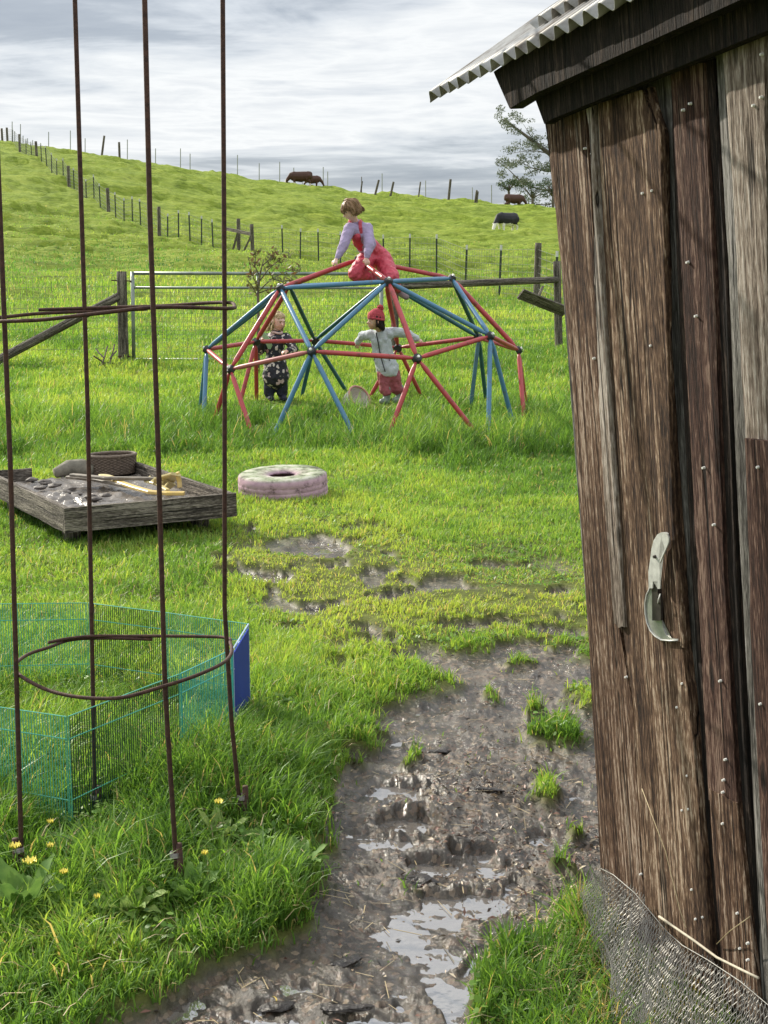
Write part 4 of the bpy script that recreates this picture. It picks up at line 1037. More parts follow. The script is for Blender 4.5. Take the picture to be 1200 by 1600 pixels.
# ------------------------------------------------------------------ folding pet pen
M_PEN = mat('green_coated_wire', (0.10, 0.46, 0.33), 0.4, 0, 20, .2)
M_PEND = mat('dark_green_coated_wire', (0.015, 0.05, 0.05), 0.4, 0, 20, .2)
M_PENT = mat('teal_coated_wire', (0.08, 0.46, 0.42), 0.4, 0, 20, .2)
M_PBLUE = mat('blue_plastic_panel', (0.018, 0.045, 0.34), 0.6, 0, 6, .2, spec=.2)
M_LATCH = mat('pale_blue_latch', (0.45, 0.58, 0.78), 0.35)
HP = .36
pv = [onz(x, y, HP) for x, y in ((-110, 985), (-40, 944), (137, 942), (258, 957), (388, 975), (364, 1014), (281, 1053), (105, 1120), (-20, 1102), (-120, 1050))]
pen = empty('pet_pen', sum(pv, Vector()) / len(pv) - Vector((0, 0, HP)), 'low folding wire pet pen in green, teal and blue in the grass at the left', 'pen')
def pen_panel(a, b, m, md, solid=None, label=None, pitch=.0095, rw=.0016):
    par = pen
    a0 = Vector((a.x, a.y, gz(a.x, a.y) + .01)); b0 = Vector((b.x, b.y, gz(b.x, b.y) + .01)); a1 = Vector((a.x, a.y, HP)); b1 = Vector((b.x, b.y, HP))
    d = (b1 - a1); n = int(d.length / pitch); bm = bmesh.new()
    for i in range(1, n):
        f = i / n; tube_into(bm, [a0.lerp(b0, f), a1.lerp(b1, f)], rw, 4, False)
    o = bm_obj('wire_panel', bm, md, par)
    if label: o['label'] = label
    bm = bmesh.new(); e_ = d.normalized() * .004
    tube_into(bm, [a0 + e_, a1 + e_, b1 - e_, b0 - e_, a0 + e_], .0022, 6)
    tube_into(bm, [a0.lerp(a1, .80) + e_, b0.lerp(b1, .80) - e_], .0020, 6); tube_into(bm, [a0.lerp(a1, .25) + e_, b0.lerp(b1, .25) - e_], .0018, 6)
    bm_obj('panel_frame', bm, m, o if False else par)
    return o
kinds = [(M_PEN, M_PEN), (M_PEN, M_PEN), (M_PEN, M_PEND), (M_PEN, M_PEN), None, (M_PENT, M_PENT), (M_PEN, M_PEND), (M_PEN, M_PEN), (M_PEN, M_PEN), (M_PEN, M_PEN)]
for k in range(len(pv)):
    a, b_ = pv[k], pv[(k + 1) % len(pv)]
    if kinds[k] is None:
        a0 = Vector((a.x, a.y, .015)); d = (b_ - a); dn = d.normalized(); nrm = dn.cross(Vector((0, 0, 1)))
        bm = bmesh.new(); c = (a + b_) / 2; box_into(bm, Vector((c.x, c.y, HP / 2)), dn, nrm, Vector((0, 0, 1)), d.length - .02, .006, HP - .03)
        o = bm_obj('door_panel', bm, M_PBLUE, pen, bevel=.001); o['label'] = 'solid blue plastic door panel'
        bm = bmesh.new(); tube_into(bm, [a0, Vector((a.x, a.y, HP)), Vector((b_.x, b_.y, HP)), Vector((b_.x, b_.y, .015)), a0], .003, 6)
        tube_into(bm, [Vector((a.x, a.y, HP * .8)), Vector((b_.x, b_.y, HP * .8))], .003, 6); bm_obj('panel_frame', bm, M_LATCH, pen)
        bm = bmesh.new(); box_into(bm, Vector((c.x, c.y, HP * .86)) + nrm * .008, dn, nrm, Vector((0, 0, 1)), .03, .01, .06); bm_obj('latch', bm, M_LATCH, o, bevel=.003)
    else:
        pen_panel(a, b_, kinds[k][0], kinds[k][1], label={2: 'dark wire panel at the back', 5: 'teal wire panel beside the blue door', 6: 'dark wire panel at the front'}.get(k))
# ------------------------------------------------------------------ gate, rails and near fences
M_GALV = mat('galvanised_tube', (0.26, 0.30, 0.27), 0.45, .5, 8, .35)
M_POST = wood('grey_fence_timber', [(0.0, (0.03, 0.025, 0.02)), (0.4, (0.09, 0.078, 0.062)), (0.75, (0.17, 0.15, 0.12)), (1.0, (0.27, 0.24, 0.19))], .5)
M_FWIRE = mat('field_wire', (0.22, 0.23, 0.21), 0.45, .5, 8, .2)
def post(name, p, top, r, m=None, par=None, seg=14, label=None):
    """round timber post from the ground at p to the point top"""
    a = Vector(p) - Vector((0, 0, .15)); top = Vector(top); n = 10; d = top - a; ln = d.length
    bm = bmesh.new(); pts = [(0, 0, ln * i / n) for i in range(n + 1)]
    tube_into(bm, pts, [r * (1.04 - .08 * i / n) * (1 + .05 * mnoise.noise(Vector((i, r * 90, p[0])))) for i in range(n + 1)], seg)
    me = bpy.data.meshes.new(name); bmesh.ops.recalc_face_normals(bm, faces=bm.faces); bm.to_mesh(me); bm.free(); me.materials.append(m or M_POST)
    me.polygons.foreach_set('use_smooth', np.ones(len(me.polygons), bool)); 
    o = bpy.data.objects.new(name, me); COL.objects.link(o)
    q = d.to_track_quat('Z', 'Y').to_matrix().to_4x4(); q.translation = a
    if par is not None: o.parent = par; q.translation = a - root_loc(par)
    o.matrix_local = q
    if label: o['label'] = label
    return o
YG = 19.0
pl = place(193, YG); ptop = at(190, 424, YG)
gp = post('gate_post', pl, ptop, .072); tag(gp, 'round dark timber gate post at the left end of the metal gate', 'post')
pr = place(617, YG + .3); prt = at(617, 446, YG + .3)
o = post('gate_post', pr, prt, .055); tag(o, 'round timber post under the long log rail behind the dome', 'post')
pr2 = place(874, YG + .8); o = post('fence_post', pr2, at(870, 408, YG + .8), .058); tag(o, 'round timber post half hidden behind the shed corner', 'post')
# diagonal brace and long log rail
a = at(186, 463, YG - .03); b2 = at(-70, 598, YG - .6)
o = post('brace_log', b2 + Vector((0, 0, .15)), a, .062); tag(o, 'long round brace log leaning on the left gate post', 'log')
a = at(604, 448, YG + .25); b2 = at(872, 437, YG + .72)
o = post('log_rail', a + Vector((0, 0, .15)), b2, .050); tag(o, 'long horizontal log rail between two posts behind the dome', 'log')
bb0 = at(813, 459, YG - .2); bb1 = at(884, 487, YG + .2)
bb = plank('broken_board', bb0, bb1, .17, .035, M_POST, None, up=Vector((0.3, -.55, .8))); tag(bb, 'dark broken board slanting down beside the post behind the shed corner', 'board')
bb = plank('wood_offcut', at(838, 472, YG - .02), at(848, 448, YG + .1), .06, .03, M_POST, None, up=Vector((0, 1, 0.1))); tag(bb, 'small upright timber offcut stuck behind the slanting broken board', 'board')
# gate
gt = empty('metal_gate', place(400, YG), 'wide galvanised tube gate with wire mesh behind the climbing dome', 'gate')
G1 = at(207, 427, YG); G2 = at(596, 428, YG + .15); gb1 = at(209, 562, YG); gb2 = at(596, 562, YG + .15)
def gl(f, g_): return G1.lerp(G2, f).lerp(gb1.lerp(gb2, f), g_)
bm = bmesh.new(); tube_into(bm, [gl(0, 0), gl(1, 0)], .024, 10); tube_into(bm, [gl(0, 1), gl(1, 1)], .024, 10)
tube_into(bm, [gl(0, -.02), gl(0, 1.03)], .026, 10); tube_into(bm, [gl(1, -.02), gl(1, 1.03)], .026, 10); bm_obj('gate_frame', bm, M_GALV, gt, smooth=True)
tube('rail', [gl(0, .165), gl(1, .165)], .018, M_GALV, gt, 8); tube('upright', [gl(.5, 0), gl(.5, 1)], .014, M_GALV, gt, 8)
bm = bmesh.new()
for i in range(1, 60): tube_into(bm, [gl(i / 60, .17), gl(i / 60, 1)], .0021, 4, False)
for i in range(1, 17): tube_into(bm, [gl(0, .17 + .83 * i / 17), gl(1, .17 + .83 * i / 17)], .0021, 4, False)
bm_obj('wire_mesh', bm, M_FWIRE, gt)
bm = bmesh.new(); tube_into(bm, [at(174, 438, YG - .02), at(203, 439, YG - .02)], .009, 6); tube_into(bm, [at(203, 439, YG - .02), at(207, 441, YG)], .014, 6); bm_obj('hinge', bm, M_RUST, gt)
bm = bmesh.new(); tube_into(bm, [at(184, 557, YG - .08), at(207, 557, YG - .02)], .010, 6); bm_obj('hinge', bm, M_RUST, gt)
def mesh_fence(name, p0, p1, h, nv, nh, rad, par, m=M_FWIRE, nseg=1):
    bm = bmesh.new()
    A_ = [Vector(p0).lerp(Vector(p1), i / nv) for i in range(nv + 1)]
    for v in A_: v.z = gz(v.x, v.y) + .03
    for j in range(nh + 1):
        st = max(1, nv // max(nseg, 1)); idx = list(range(0, nv + 1, st)); 
        if idx[-1] != nv: idx.append(nv)
        tube_into(bm, [A_[i] + Vector((0, 0, h * j / nh)) for i in idx], rad, 4, False)
    if nv > nseg:
        for v in A_[::1]: tube_into(bm, [v, v + Vector((0, 0, h))], rad * .8, 4, False)
    return bm_obj(name, bm, m, par)
nf = empty('wire_fence', pl + Vector((-1, 0, 0)), 'field wire fence running left from the left gate post', 'fence')
mesh_fence('wire_mesh', pl, place(-260, YG - .2), 1.15, 46, 8, .0026, nf, nseg=6)
nf2 = empty('wire_fence', pr, 'field wire fence under the long log rail', 'fence')
mesh_fence('wire_mesh', pr, pr2, 1.0, 18, 7, .0026, nf2, nseg=6)
nf3 = empty('wire_fence', pr2, 'field wire fence running right behind the shed', 'fence')
mesh_fence('wire_mesh', pr2, place(1300, YG + 2), 1.0, 40, 7, .0026, nf3, nseg=6)
for px_ in (1100, 1300):
    q = place(px_, YG + 1 + (px_ - 1100) / 200); post('post', q, q + Vector((0, 0, 1.2)), .05, par=nf3)

# ------------------------------------------------------------------ back fence: steel T posts and timber posts
M_TP = mat('dark_green_steel_post', (0.045, 0.06, 0.045), 0.5, .3, 12, .3)
M_TW = mat('white_post_tip', (0.62, 0.63, 0.60), 0.5)
def tpost_mesh():
    bm = bmesh.new(); box_into(bm, (0, 0, .55), Vector((1, 0, 0)), Vector((0, 1, 0)), Vector((0, 0, 1)), .058, .012, 1.30); box_into(bm, (0, .022, .55), Vector((1, 0, 0)), Vector((0, 1, 0)), Vector((0, 0, 1)), .012, .036, 1.30)
    me = bpy.data.meshes.new('steel_post'); bm.to_mesh(me); bm.free(); me.materials.append(M_TP); return me
def ttip_mesh():
    bm = bmesh.new(); box_into(bm, (0, 0, 1.27), Vector((1, 0, 0)), Vector((0, 1, 0)), Vector((0, 0, 1)), .062, .016, .14); box_into(bm, (0, .024, 1.27), Vector((1, 0, 0)), Vector((0, 1, 0)), Vector((0, 0, 1)), .016, .036, .14)
    me = bpy.data.meshes.new('white_tip'); bm.to_mesh(me); bm.free(); me.materials.append(M_TW); return me
TPM, TTM = tpost_mesh(), ttip_mesh()
fl = [(868, 32.5, 0), (838, 34, 1), (780, 36.5, 0), (727, 41, 0), (682, 45, 0), (640, 48, 0), (600, 49.5, 0), (565, 51, 0), (532, 52.5, 0), (498, 54, 0), (469, 55.5, 0), (442, 57, 0), (395, 59, 1), (373, 60.5, 1)]
fu = [(373, 60.5, 1), (333, 62, 0), (315, 63, 0), (297, 64, 0), (279, 65, 0), (262, 66, 0), (249, 67, 1), (220, 69.5, 0), (207, 71, 0), (194, 72.6, 0), (181, 74.3, 0), (170, 76, 1), (157, 78, 0), (147, 80, 0), (135, 82, 0), (125, 84, 0), (116, 86, 0), (108, 88, 1), (99, 90, 0), (89, 92.5, 0), (81, 95, 0), (73, 97, 0), (65, 98.6, 0), (58, 100, 1), (50, 103, 0), (41, 107, 0), (31, 111, 1), (20, 115, 0), (12, 118, 1), (4, 120, 1), (-8, 122, 1), (-30, 124, 1)]
def back_fence(lst, label, skip_first=False):
    f = empty('field_fence', place(lst[len(lst) // 2][0], lst[len(lst) // 2][1]), label, 'fence')
    rl = root_loc(f); pts = []
    for i, (px_, Y_, w_) in enumerate(lst):
        p = place(px_, Y_); pts.append(p)
        if skip_first and i == 0: continue
        if w_:
            post('timber_post', p, p + Vector((random.uniform(-.04, .04), 0, 1.38)), .085 if Y_ < 70 else .10, par=f, seg=8)
        else:
            o = bpy.data.objects.new('steel_post', TPM); COL.objects.link(o); o.parent = f; o.location = p - rl
            s_ = 1.0 if Y_ < 60 else 1.15; o.scale = (s_, s_, 1.0); o.rotation_euler = (0, random.uniform(-.03, .03), random.uniform(-.3, .3))
            t = bpy.data.objects.new('white_tip', TTM); COL.objects.link(t); t.parent = o
    bm = bmesh.new()
    for i in range(len(pts) - 1):
        for j in range(7):
            h_ = .08 + j * .19; tube_into(bm, [pts[i] + Vector((0, 0, h_)), pts[i + 1] + Vector((0, 0, h_))], .0055 if pts[i].y < 70 else .008, 4, False)
        nn = int((pts[i + 1] - pts[i]).length / .32)
        for j in range(1, nn): q = pts[i].lerp(pts[i + 1], j / nn); tube_into(bm, [q + Vector((0, 0, .08)), q + Vector((0, 0, 1.22))], .0045, 4, False)
    bm_obj('wire_mesh', bm, M_FWIRE, f)
    return f
random.seed(5)
bf = back_fence(fl + [], 'wire fence of steel posts crossing the field behind the gate')
uf = back_fence(fu, 'wire fence climbing the hill on the left', True)
# corner brace rail
c1 = place(373, 60.5); c2 = place(395, 59)
plank('brace_rail', place(352, 60.9) + Vector((0, 0, 1.05)), c2 + Vector((0, 0, .95)), .14, .10, M_POST, bf)
plank('brace_rail', c1 + Vector((-.25, 0, .05)), c1 + Vector((.05, 0, 1.0)), .09, .07, M_POST, bf)
plank('brace_rail', c2 + Vector((-.45, 0, .1)), c2 + Vector((-.05, 0, .9)), .08, .06, M_POST, bf)

# ------------------------------------------------------------------ skyline posts and stakes
M_STK = mat('weathered_pale_stake', (0.34, 0.35, 0.35), 0.8, 0, 4, .2)
for (bx_, ty0, tx_, dia) in ((158, 212, 163, .13), (187, 222, 186, .14), (563, 283, 566, .09), (585, 281, 592, .13), (609, 284, 615, .13), (653, 284, 657, .09), (700, 280, 704, .15), (741, 297, 745, .12), (744, 299, 747, .10), (565, 276, 565, .05)):
    Yk = 118.0; p = place(bx_, Yk); o = post('hill_post', p - Vector((0, 0, .1)), at(tx_, ty0, Yk), dia * .72, seg=8)
    tilt_ = 'leaning' if abs(tx_ - bx_) > 3 else 'upright'
    side_ = {158: 'leaning timber post on the skyline near the left, leftmost of two', 187: 'upright timber post on the skyline near the left, right of the leaning one', 563: 'thin leaning skyline post left of two darker tilted posts', 565: 'very thin upright stick beside the thin leaning skyline post',
             585: 'dark tilted skyline post, left one of a tilted pair', 609: 'dark tilted skyline post, right one of a tilted pair', 653: 'faint slanting skyline post between the tilted pair and the tall post', 700: 'tall thick slanting post alone on the skyline',
             741: 'left half of the doubled skyline posts near the trees', 744: 'right half of the doubled skyline posts near the trees'}[bx_]
    tag(o, side_, 'post', 'timber posts along the skyline')
for k, (x_, y_) in enumerate(((19, 190), (23, 205), (32, 194), (36, 212), (43, 216), (51, 219), (76, 206), (110, 204), (133, 216), (199, 218), (243, 232), (282, 232), (297, 240), (371, 242), (405, 255), (437, 253), (459, 262), (505, 261), (512, 268), (597, 271), (665, 282), (738, 293), (768, 289))):
    Yk = 131.0 + (k % 3); q = at(x_, y_, Yk); base = place(x_, Yk)
    bm = bmesh.new(); tube_into(bm, [base - Vector((0, 0, .2)), Vector((base.x * .5 + q.x * .5, Yk, (base.z + q.z) / 2)), q], [.055, .05, .045], 6)
    o = bm_obj('fence_stake', bm, M_STK, None); tag(o, 'thin pale stake standing against the sky just beyond the hill crest', 'stake', 'pale stakes beyond the hill crest')

# ------------------------------------------------------------------ solid bodies (continuous surface from tapered limbs)
def hull_piece(bm, p0, ra, p1, rb, flat=None):
    t = bmesh.new()
    bmesh.ops.create_icosphere(t, subdivisions=2, radius=ra, matrix=Matrix.Translation(p0))
    bmesh.ops.create_icosphere(t, subdivisions=2, radius=rb, matrix=Matrix.Translation(p1))
    r = bmesh.ops.convex_hull(t, input=list(t.verts))
    junk = [g for g in r['geom_interior'] if isinstance(g, bmesh.types.BMVert)]
    bmesh.ops.delete(t, geom=junk, context='VERTS')
    if flat is not None:
        ax, s_ = flat; c = (Vector(p0) + Vector(p1)) / 2; ax = Vector(ax).normalized()
        for v in t.verts:
            d = (v.co - c).dot(ax); v.co += ax * d * (s_ - 1)
    me = bpy.data.meshes.new('t'); t.to_mesh(me); t.free(); bm.from_mesh(me); bpy.data.meshes.remove(me)
def solid(name, caps, voxel, m, parent=None, smooth=6, disp=None, fac=.5):
    bm = bmesh.new()
    for c in caps: hull_piece(bm, Vector(c[0]), c[1], Vector(c[2]), c[3], c[4] if len(c) > 4 else None)
    me = bpy.data.meshes.new(name + '_raw'); bm.to_mesh(me); bm.free()
    o = bpy.data.objects.new('tmp', me); COL.objects.link(o)
    md = o.modifiers.new('r', 'REMESH'); md.mode = 'VOXEL'; md.voxel_size = voxel
    if smooth: s_ = o.modifiers.new('s', 'SMOOTH'); s_.iterations = smooth; s_.factor = fac
    dg = bpy.context.evaluated_depsgraph_get(); dg.update()
    me2 = bpy.data.meshes.new_from_object(o.evaluated_get(dg), depsgraph=dg)
    bpy.data.objects.remove(o); bpy.data.meshes.remove(me)
    me2.name = name; me2.materials.clear()
    if disp:
        n = len(me2.vertices); co = np.empty(n * 3, np.float32); me2.vertices.foreach_get('co', co); co = co.reshape(-1, 3)
        no = np.empty(n * 3, np.float32); me2.vertex_normals.foreach_get('vector', no); no = no.reshape(-1, 3)
        amp, sc = disp; nv_ = np.array([mnoise.noise(Vector(c) * sc) + .5 * mnoise.noise(Vector(c) * sc * 2.3) for c in co]); co = co + no * (nv_ * amp)[:, None]
        me2.vertices.foreach_set('co', co.ravel().astype(np.float32)); me2.update()
    return link_mesh(name, me2, m, parent, True)

# ------------------------------------------------------------------ cattle
def cow_mat(name, main, second, zcut, face=True, xcut=9):
    m, nt, b, out = newmat(name); L = nt.links.new
    tc = N(nt, 'ShaderNodeTexCoord'); sx = N(nt, 'ShaderNodeSeparateXYZ'); L(tc.outputs['Object'], sx.inputs[0])
    n = N(nt, 'ShaderNodeTexNoise', i_Scale=2.2, i_Detail=2.0); L(tc.outputs['Object'], n.inputs['Vector'])
    a = N(nt, 'ShaderNodeMath', operation='MULTIPLY_ADD', i_1=.5, i_2=-.25); L(n.outputs[0], a.inputs[0])
    z = N(nt, 'ShaderNodeMath', operation='ADD'); L(sx.outputs[2], z.inputs[0]); L(a.outputs[0], z.inputs[1])
    lo = N(nt, 'ShaderNodeMath', operation='LESS_THAN', i_1=zcut); L(z.outputs[0], lo.inputs[0])
    xx = N(nt, 'ShaderNodeMath', operation='ADD'); L(sx.outputs[0], xx.inputs[0]); L(a.outputs[0], xx.inputs[1])
    hd = N(nt, 'ShaderNodeMath', operation='GREATER_THAN', i_1=xcut); L(xx.outputs[0], hd.inputs[0])
    mxx = N(nt, 'ShaderNodeMath', operation='MAXIMUM'); L(lo.outputs[0], mxx.inputs[0]); L(hd.outputs[0], mxx.inputs[1])
    n2 = N(nt, 'ShaderNodeTexNoise', i_Scale=30.0, i_Detail=4.0); L(tc.outputs['Object'], n2.inputs['Vector'])
    c = ramp(nt, [(.35, tuple(v * .65 for v in main)), (.65, main)], n2.outputs[0])
    mix = N(nt, 'ShaderNodeMix', data_type='RGBA'); L(mxx.outputs[0], mix.inputs[0]); L(c.outputs[0], mix.inputs[6]); mix.inputs[7].default_value = (*second, 1)
    L(mix.outputs[2], b.inputs['Base Color']); b.inputs['Roughness'].default_value = .7
    return m
M_HOOF = mat('dark_hoof', (0.04, 0.035, 0.03), .6)
def cow(px_, Y_, yaw, size, m, label, head_up=False):
    p = place(px_, Y_, -.02 - (.30 if Y_ > 110 else 0))
    root = empty('cow', p, label, 'cow')
    if head_up: hd = [((.85, 0, 1.25), .20, (1.12, 0, 1.35), .15), ((1.12, 0, 1.37), .14, (1.42, 0, 1.2), .085)]
    else: hd = [((.80, 0, 1.05), .22, (1.18, 0, .62), .14), ((1.18, 0, .60), .135, (1.36, 0, .22), .085)]
    hx = hd[1][0][0]; hz_ = hd[1][0][2]
    caps = [((-.66, 0, 1.00), .36, (-.05, 0, .90), .45, ((0, 1, 0), .88)), ((-.05, 0, .90), .45, (.58, 0, .94), .40, ((0, 1, 0), .86)), ((.55, 0, 1.10), .27, (.82, 0, 1.05), .22),
            ((-.78, 0, 1.14), .22, (-.60, 0, 1.14), .24), ((.50, 0, .80), .22, (.68, 0, .86), .20)] + hd
    for s_ in (-1, 1):
        caps += [((.52, .17 * s_, .88), .15, (.54, .18 * s_, .50), .10), ((.54, .18 * s_, .50), .085, (.52, .18 * s_, .10), .060),
                 ((-.68, .17 * s_, .95), .24, (-.54, .19 * s_, .70), .15), ((-.54, .19 * s_, .70), .13, (-.80, .18 * s_, .46), .085), ((-.80, .18 * s_, .46), .075, (-.76, .18 * s_, .10), .060),
                 ((hx - .02, .10 * s_, hz_ + .06), .03, (hx - .06, .25 * s_, hz_ + .04), .035)]
    caps += [((-.55, 0, .70), .13, (-.42, 0, .68), .12), ((-.97, 0, 1.15), .035, (-1.0, 0, .62), .022), ((-1.0, 0, .62), .03, (-.99, 0, .42), .035)]
    o = solid('body', caps, .03, m, None, 4)
    o.parent = root; 
    hb = bmesh.new()
    for s_ in (-1, 1):
        for lx_ in (.53, -.75): tube_into(hb, [(lx_, .18 * s_, .10), (lx_ + .02, .18 * s_, 0)], [.050, .062], 8)
    hv = bm_obj('hooves', hb, M_HOOF, None); hv.parent = root
    root.rotation_euler = (0, 0, yaw); root.scale = (size,) * 3
    return root
MC_BW = cow_mat('black_and_white_hide', (0.012, 0.012, 0.016), (0.78, 0.75, 0.70), .60, xcut=1.36)
MC_BR = cow_mat('red_brown_hide', (0.075, 0.028, 0.016), (0.70, 0.62, 0.52), .34, xcut=1.22)
MC_BR2 = cow_mat('plain_brown_hide', (0.085, 0.034, 0.02), (0.085, 0.034, 0.02), .05)
cow(792, 86, math.radians(205 + 20), .98, MC_BW, 'black cow with white legs grazing on the hillside right of the dome')
cow(470, 117, math.radians(180), 1.0, MC_BR, 'red brown cow with a white face grazing on the skyline')
cow(487, 120, math.radians(10), .80, MC_BR2, 'smaller dark brown cow on the skyline just behind the larger one')
cow(803, 118, math.radians(15), .9, MC_BR2, 'brown cow beneath the small trees on the skyline')

# ------------------------------------------------------------------ trees
def leaf_mat(name, c0, c1, c2):
    m, nt, b, out = newmat(name); L = nt.links.new
    a = N(nt, 'ShaderNodeAttribute', attribute_name='leaf'); r = ramp(nt, [(0, c0), (.5, c1), (1, c2)], a.outputs['Fac']); L(r.outputs[0], b.inputs['Base Color'])
    b.inputs['Roughness'].default_value = .5; b.inputs['Specular IOR Level'].default_value = .3
    t = N(nt, 'ShaderNodeBsdfTranslucent'); L(r.outputs[0], t.inputs[0]); ms = N(nt, 'ShaderNodeMixShader', i_0=.35); L(b.outputs[0], ms.inputs[1]); L(t.outputs[0], ms.inputs[2]); L(ms.outputs[0], out.inputs[0])
    return m
M_EUC = leaf_mat('grey_green_leaves', (0.08, 0.10, 0.07), (0.13, 0.155, 0.105), (0.20, 0.225, 0.155))
M_OAK = leaf_mat('dark_green_leaves', (0.03, 0.05, 0.02), (0.05, 0.08, 0.03), (0.09, 0.13, 0.05))
M_SAP = leaf_mat('olive_and_russet_leaves', (0.20, 0.10, 0.05), (0.13, 0.14, 0.05), (0.24, 0.26, 0.12))
M_BARK = mat('grey_bark', (0.17, 0.14, 0.115), .85, 0, 8, .5, bump=.5, bscale=12, bdist=.03)
M_TWIG = mat('grey_brown_twig', (0.16, 0.12, 0.095), .8, 0, 20, .4)
def leaves(name, clusters, nper, size, m, parent, aspect=.45, seed=1, drop=0.0):
    r = np.random.default_rng(seed); P_, S_ = [], []
    for (c, rad) in clusters:
        n = int(nper * (rad[0] * rad[1] * rad[2]) ** (1 / 3) ** 1) if isinstance(rad, tuple) else nper
        q = r.normal(size=(n, 3)); q /= np.linalg.norm(q, axis=1)[:, None] + 1e-9; q *= (r.random((n, 1)) ** .45)
        P_.append(np.array(c) + q * np.array(rad if isinstance(rad, tuple) else (rad,) * 3))
    P_ = np.concatenate(P_); n = len(P_)
    a = r.normal(size=(n, 3)); a[:, 2] -= drop; a /= np.linalg.norm(a, axis=1)[:, None]; b_ = np.cross(a, r.normal(size=(n, 3))); b_ /= np.linalg.norm(b_, axis=1)[:, None]
    s = size * (.6 + .8 * r.random(n))[:, None]
    nrm = np.cross(a, b_)
    V = np.stack([P_ - a * s, P_ - b_ * s * aspect + nrm * s * .12, P_ + a * s, P_ + b_ * s * aspect + nrm * s * .12], 1).reshape(-1, 3)
    F = np.arange(n * 4).reshape(-1, 4)
    me = np_mesh(name, V, F); v = np.repeat(r.random(n), 4)[:, None]; vcol(me, 'leaf', np.repeat(v, 3, 1).astype(np.float32))
    return link_mesh(name, me, m, parent)
def T(px_, py_, Y_): return at(px_, py_, Y_)
YT = 134.0
euc = empty('eucalyptus_tree', place(905, YT), 'large open grey green eucalyptus rising behind the skyline by the shed corner', 'tree')
base = place(905, YT)
bm = bmesh.new()
forks = [[(905, 340), (900, 290), (880, 262), (858, 240), (835, 222), (812, 205), (795, 192), (784, 186)], [(905, 340), (905, 270), (895, 220), (880, 190), (868, 170)], [(900, 300), (870, 300), (840, 295), (815, 285), (795, 265), (788, 258)],
         [(858, 240), (840, 236), (820, 236), (798, 240)], [(880, 262), (855, 268), (830, 262), (808, 250)], [(905, 340), (915, 260), (935, 200), (950, 150)], [(915, 290), (950, 250), (985, 225)], [(900, 300), (880, 315), (850, 320), (830, 318)], [(835, 222), (825, 205), (815, 190)]]
rad0 = [.34, .34, .12, .07, .10, .3, .2, .1, .05]
for f_, r0 in zip(forks, rad0):
    pts = [T(x, y, YT + mnoise.noise(Vector((x * .02, y * .02, 3))) * 2.0) for x, y in f_]
    tube_into(bm, pts, [r0 * (1 - .85 * i / (len(pts) - 1)) for i in range(len(pts))], 7)
bm_obj('trunk', bm, M_BARK, euc, smooth=True)
random.seed(14); cl = []
for f_ in forks:
    n_ = len(f_)
    for i in range(1, n_):
        x, y = f_[i]; k = 2 if i > 1 else 0
        for _ in range(k + (2 if i == n_ - 1 else 1)):
            cx_ = x + random.gauss(0, 11); cy_ = y + random.gauss(0, 8) - 2
            cl.append((T(cx_, cy_, YT + random.gauss(0, 1.6)), (random.uniform(.35, .85), random.uniform(.4, .9), random.uniform(.25, .55))))
for _ in range(75):
    x = random.uniform(812, 1000); lo_ = 325 - (x - 812) * .05; y = random.uniform(175 + max(0, (880 - x)) * .95, lo_)
    cl.append((T(x, y, YT + random.gauss(0, 1.8)), (random.uniform(.4, .9), random.uniform(.4, .9), random.uniform(.25, .55))))
for _ in range(60):
    x = random.uniform(865, 1010); y = random.uniform(140, 300); cl.append((T(x, y, YT + random.gauss(0, 1.8)), (random.uniform(.5, 1.0), random.uniform(.5, 1.0), random.uniform(.3, .6))))
leaves('crown', cl, 150, .11, M_EUC, euc, .40, 3, .6)
for (cx_, cy_, w_, h_, Yt, lab) in ((793, 292, 22, 14, 128, 'small round topped tree on the skyline left of the brown cow'), (830, 300, 26, 20, 127, 'small dark tree on the skyline between the brown cow and the shed'), (862, 296, 26, 24, 129, 'small tree at the foot of the eucalyptus by the shed corner')):
    b0 = place(cx_ + 2, Yt); t_ = empty('field_tree', b0, lab, 'tree'); s_ = Yt / FPX
    bm = bmesh.new(); random.seed(int(cx_))
    tube_into(bm, [b0 - Vector((0, 0, .3)), T(cx_ + 2, cy_ + h_ * .6, Yt), T(cx_, cy_, Yt)], [.16, .12, .05], 7)
    cl = []
    for k in range(9):
        x = cx_ + random.uniform(-1, 1) * w_ * .8; y = cy_ - random.uniform(-.5, 1) * h_ * .7; e_ = T(x, y, Yt + random.uniform(-.8, .8)); tube_into(bm, [T(cx_ + 2, cy_ + h_ * .5, Yt), (T(cx_ + 2, cy_ + h_ * .3, Yt) + e_) / 2, e_], [.07, .045, .02], 5)
        cl.append((e_, (random.uniform(.35, .6), .5, random.uniform(.22, .4))))
    bm_obj('trunk', bm, M_BARK, t_, smooth=True); leaves('crown', cl, 170, .085, M_OAK, t_, .45, int(cx_), .3)
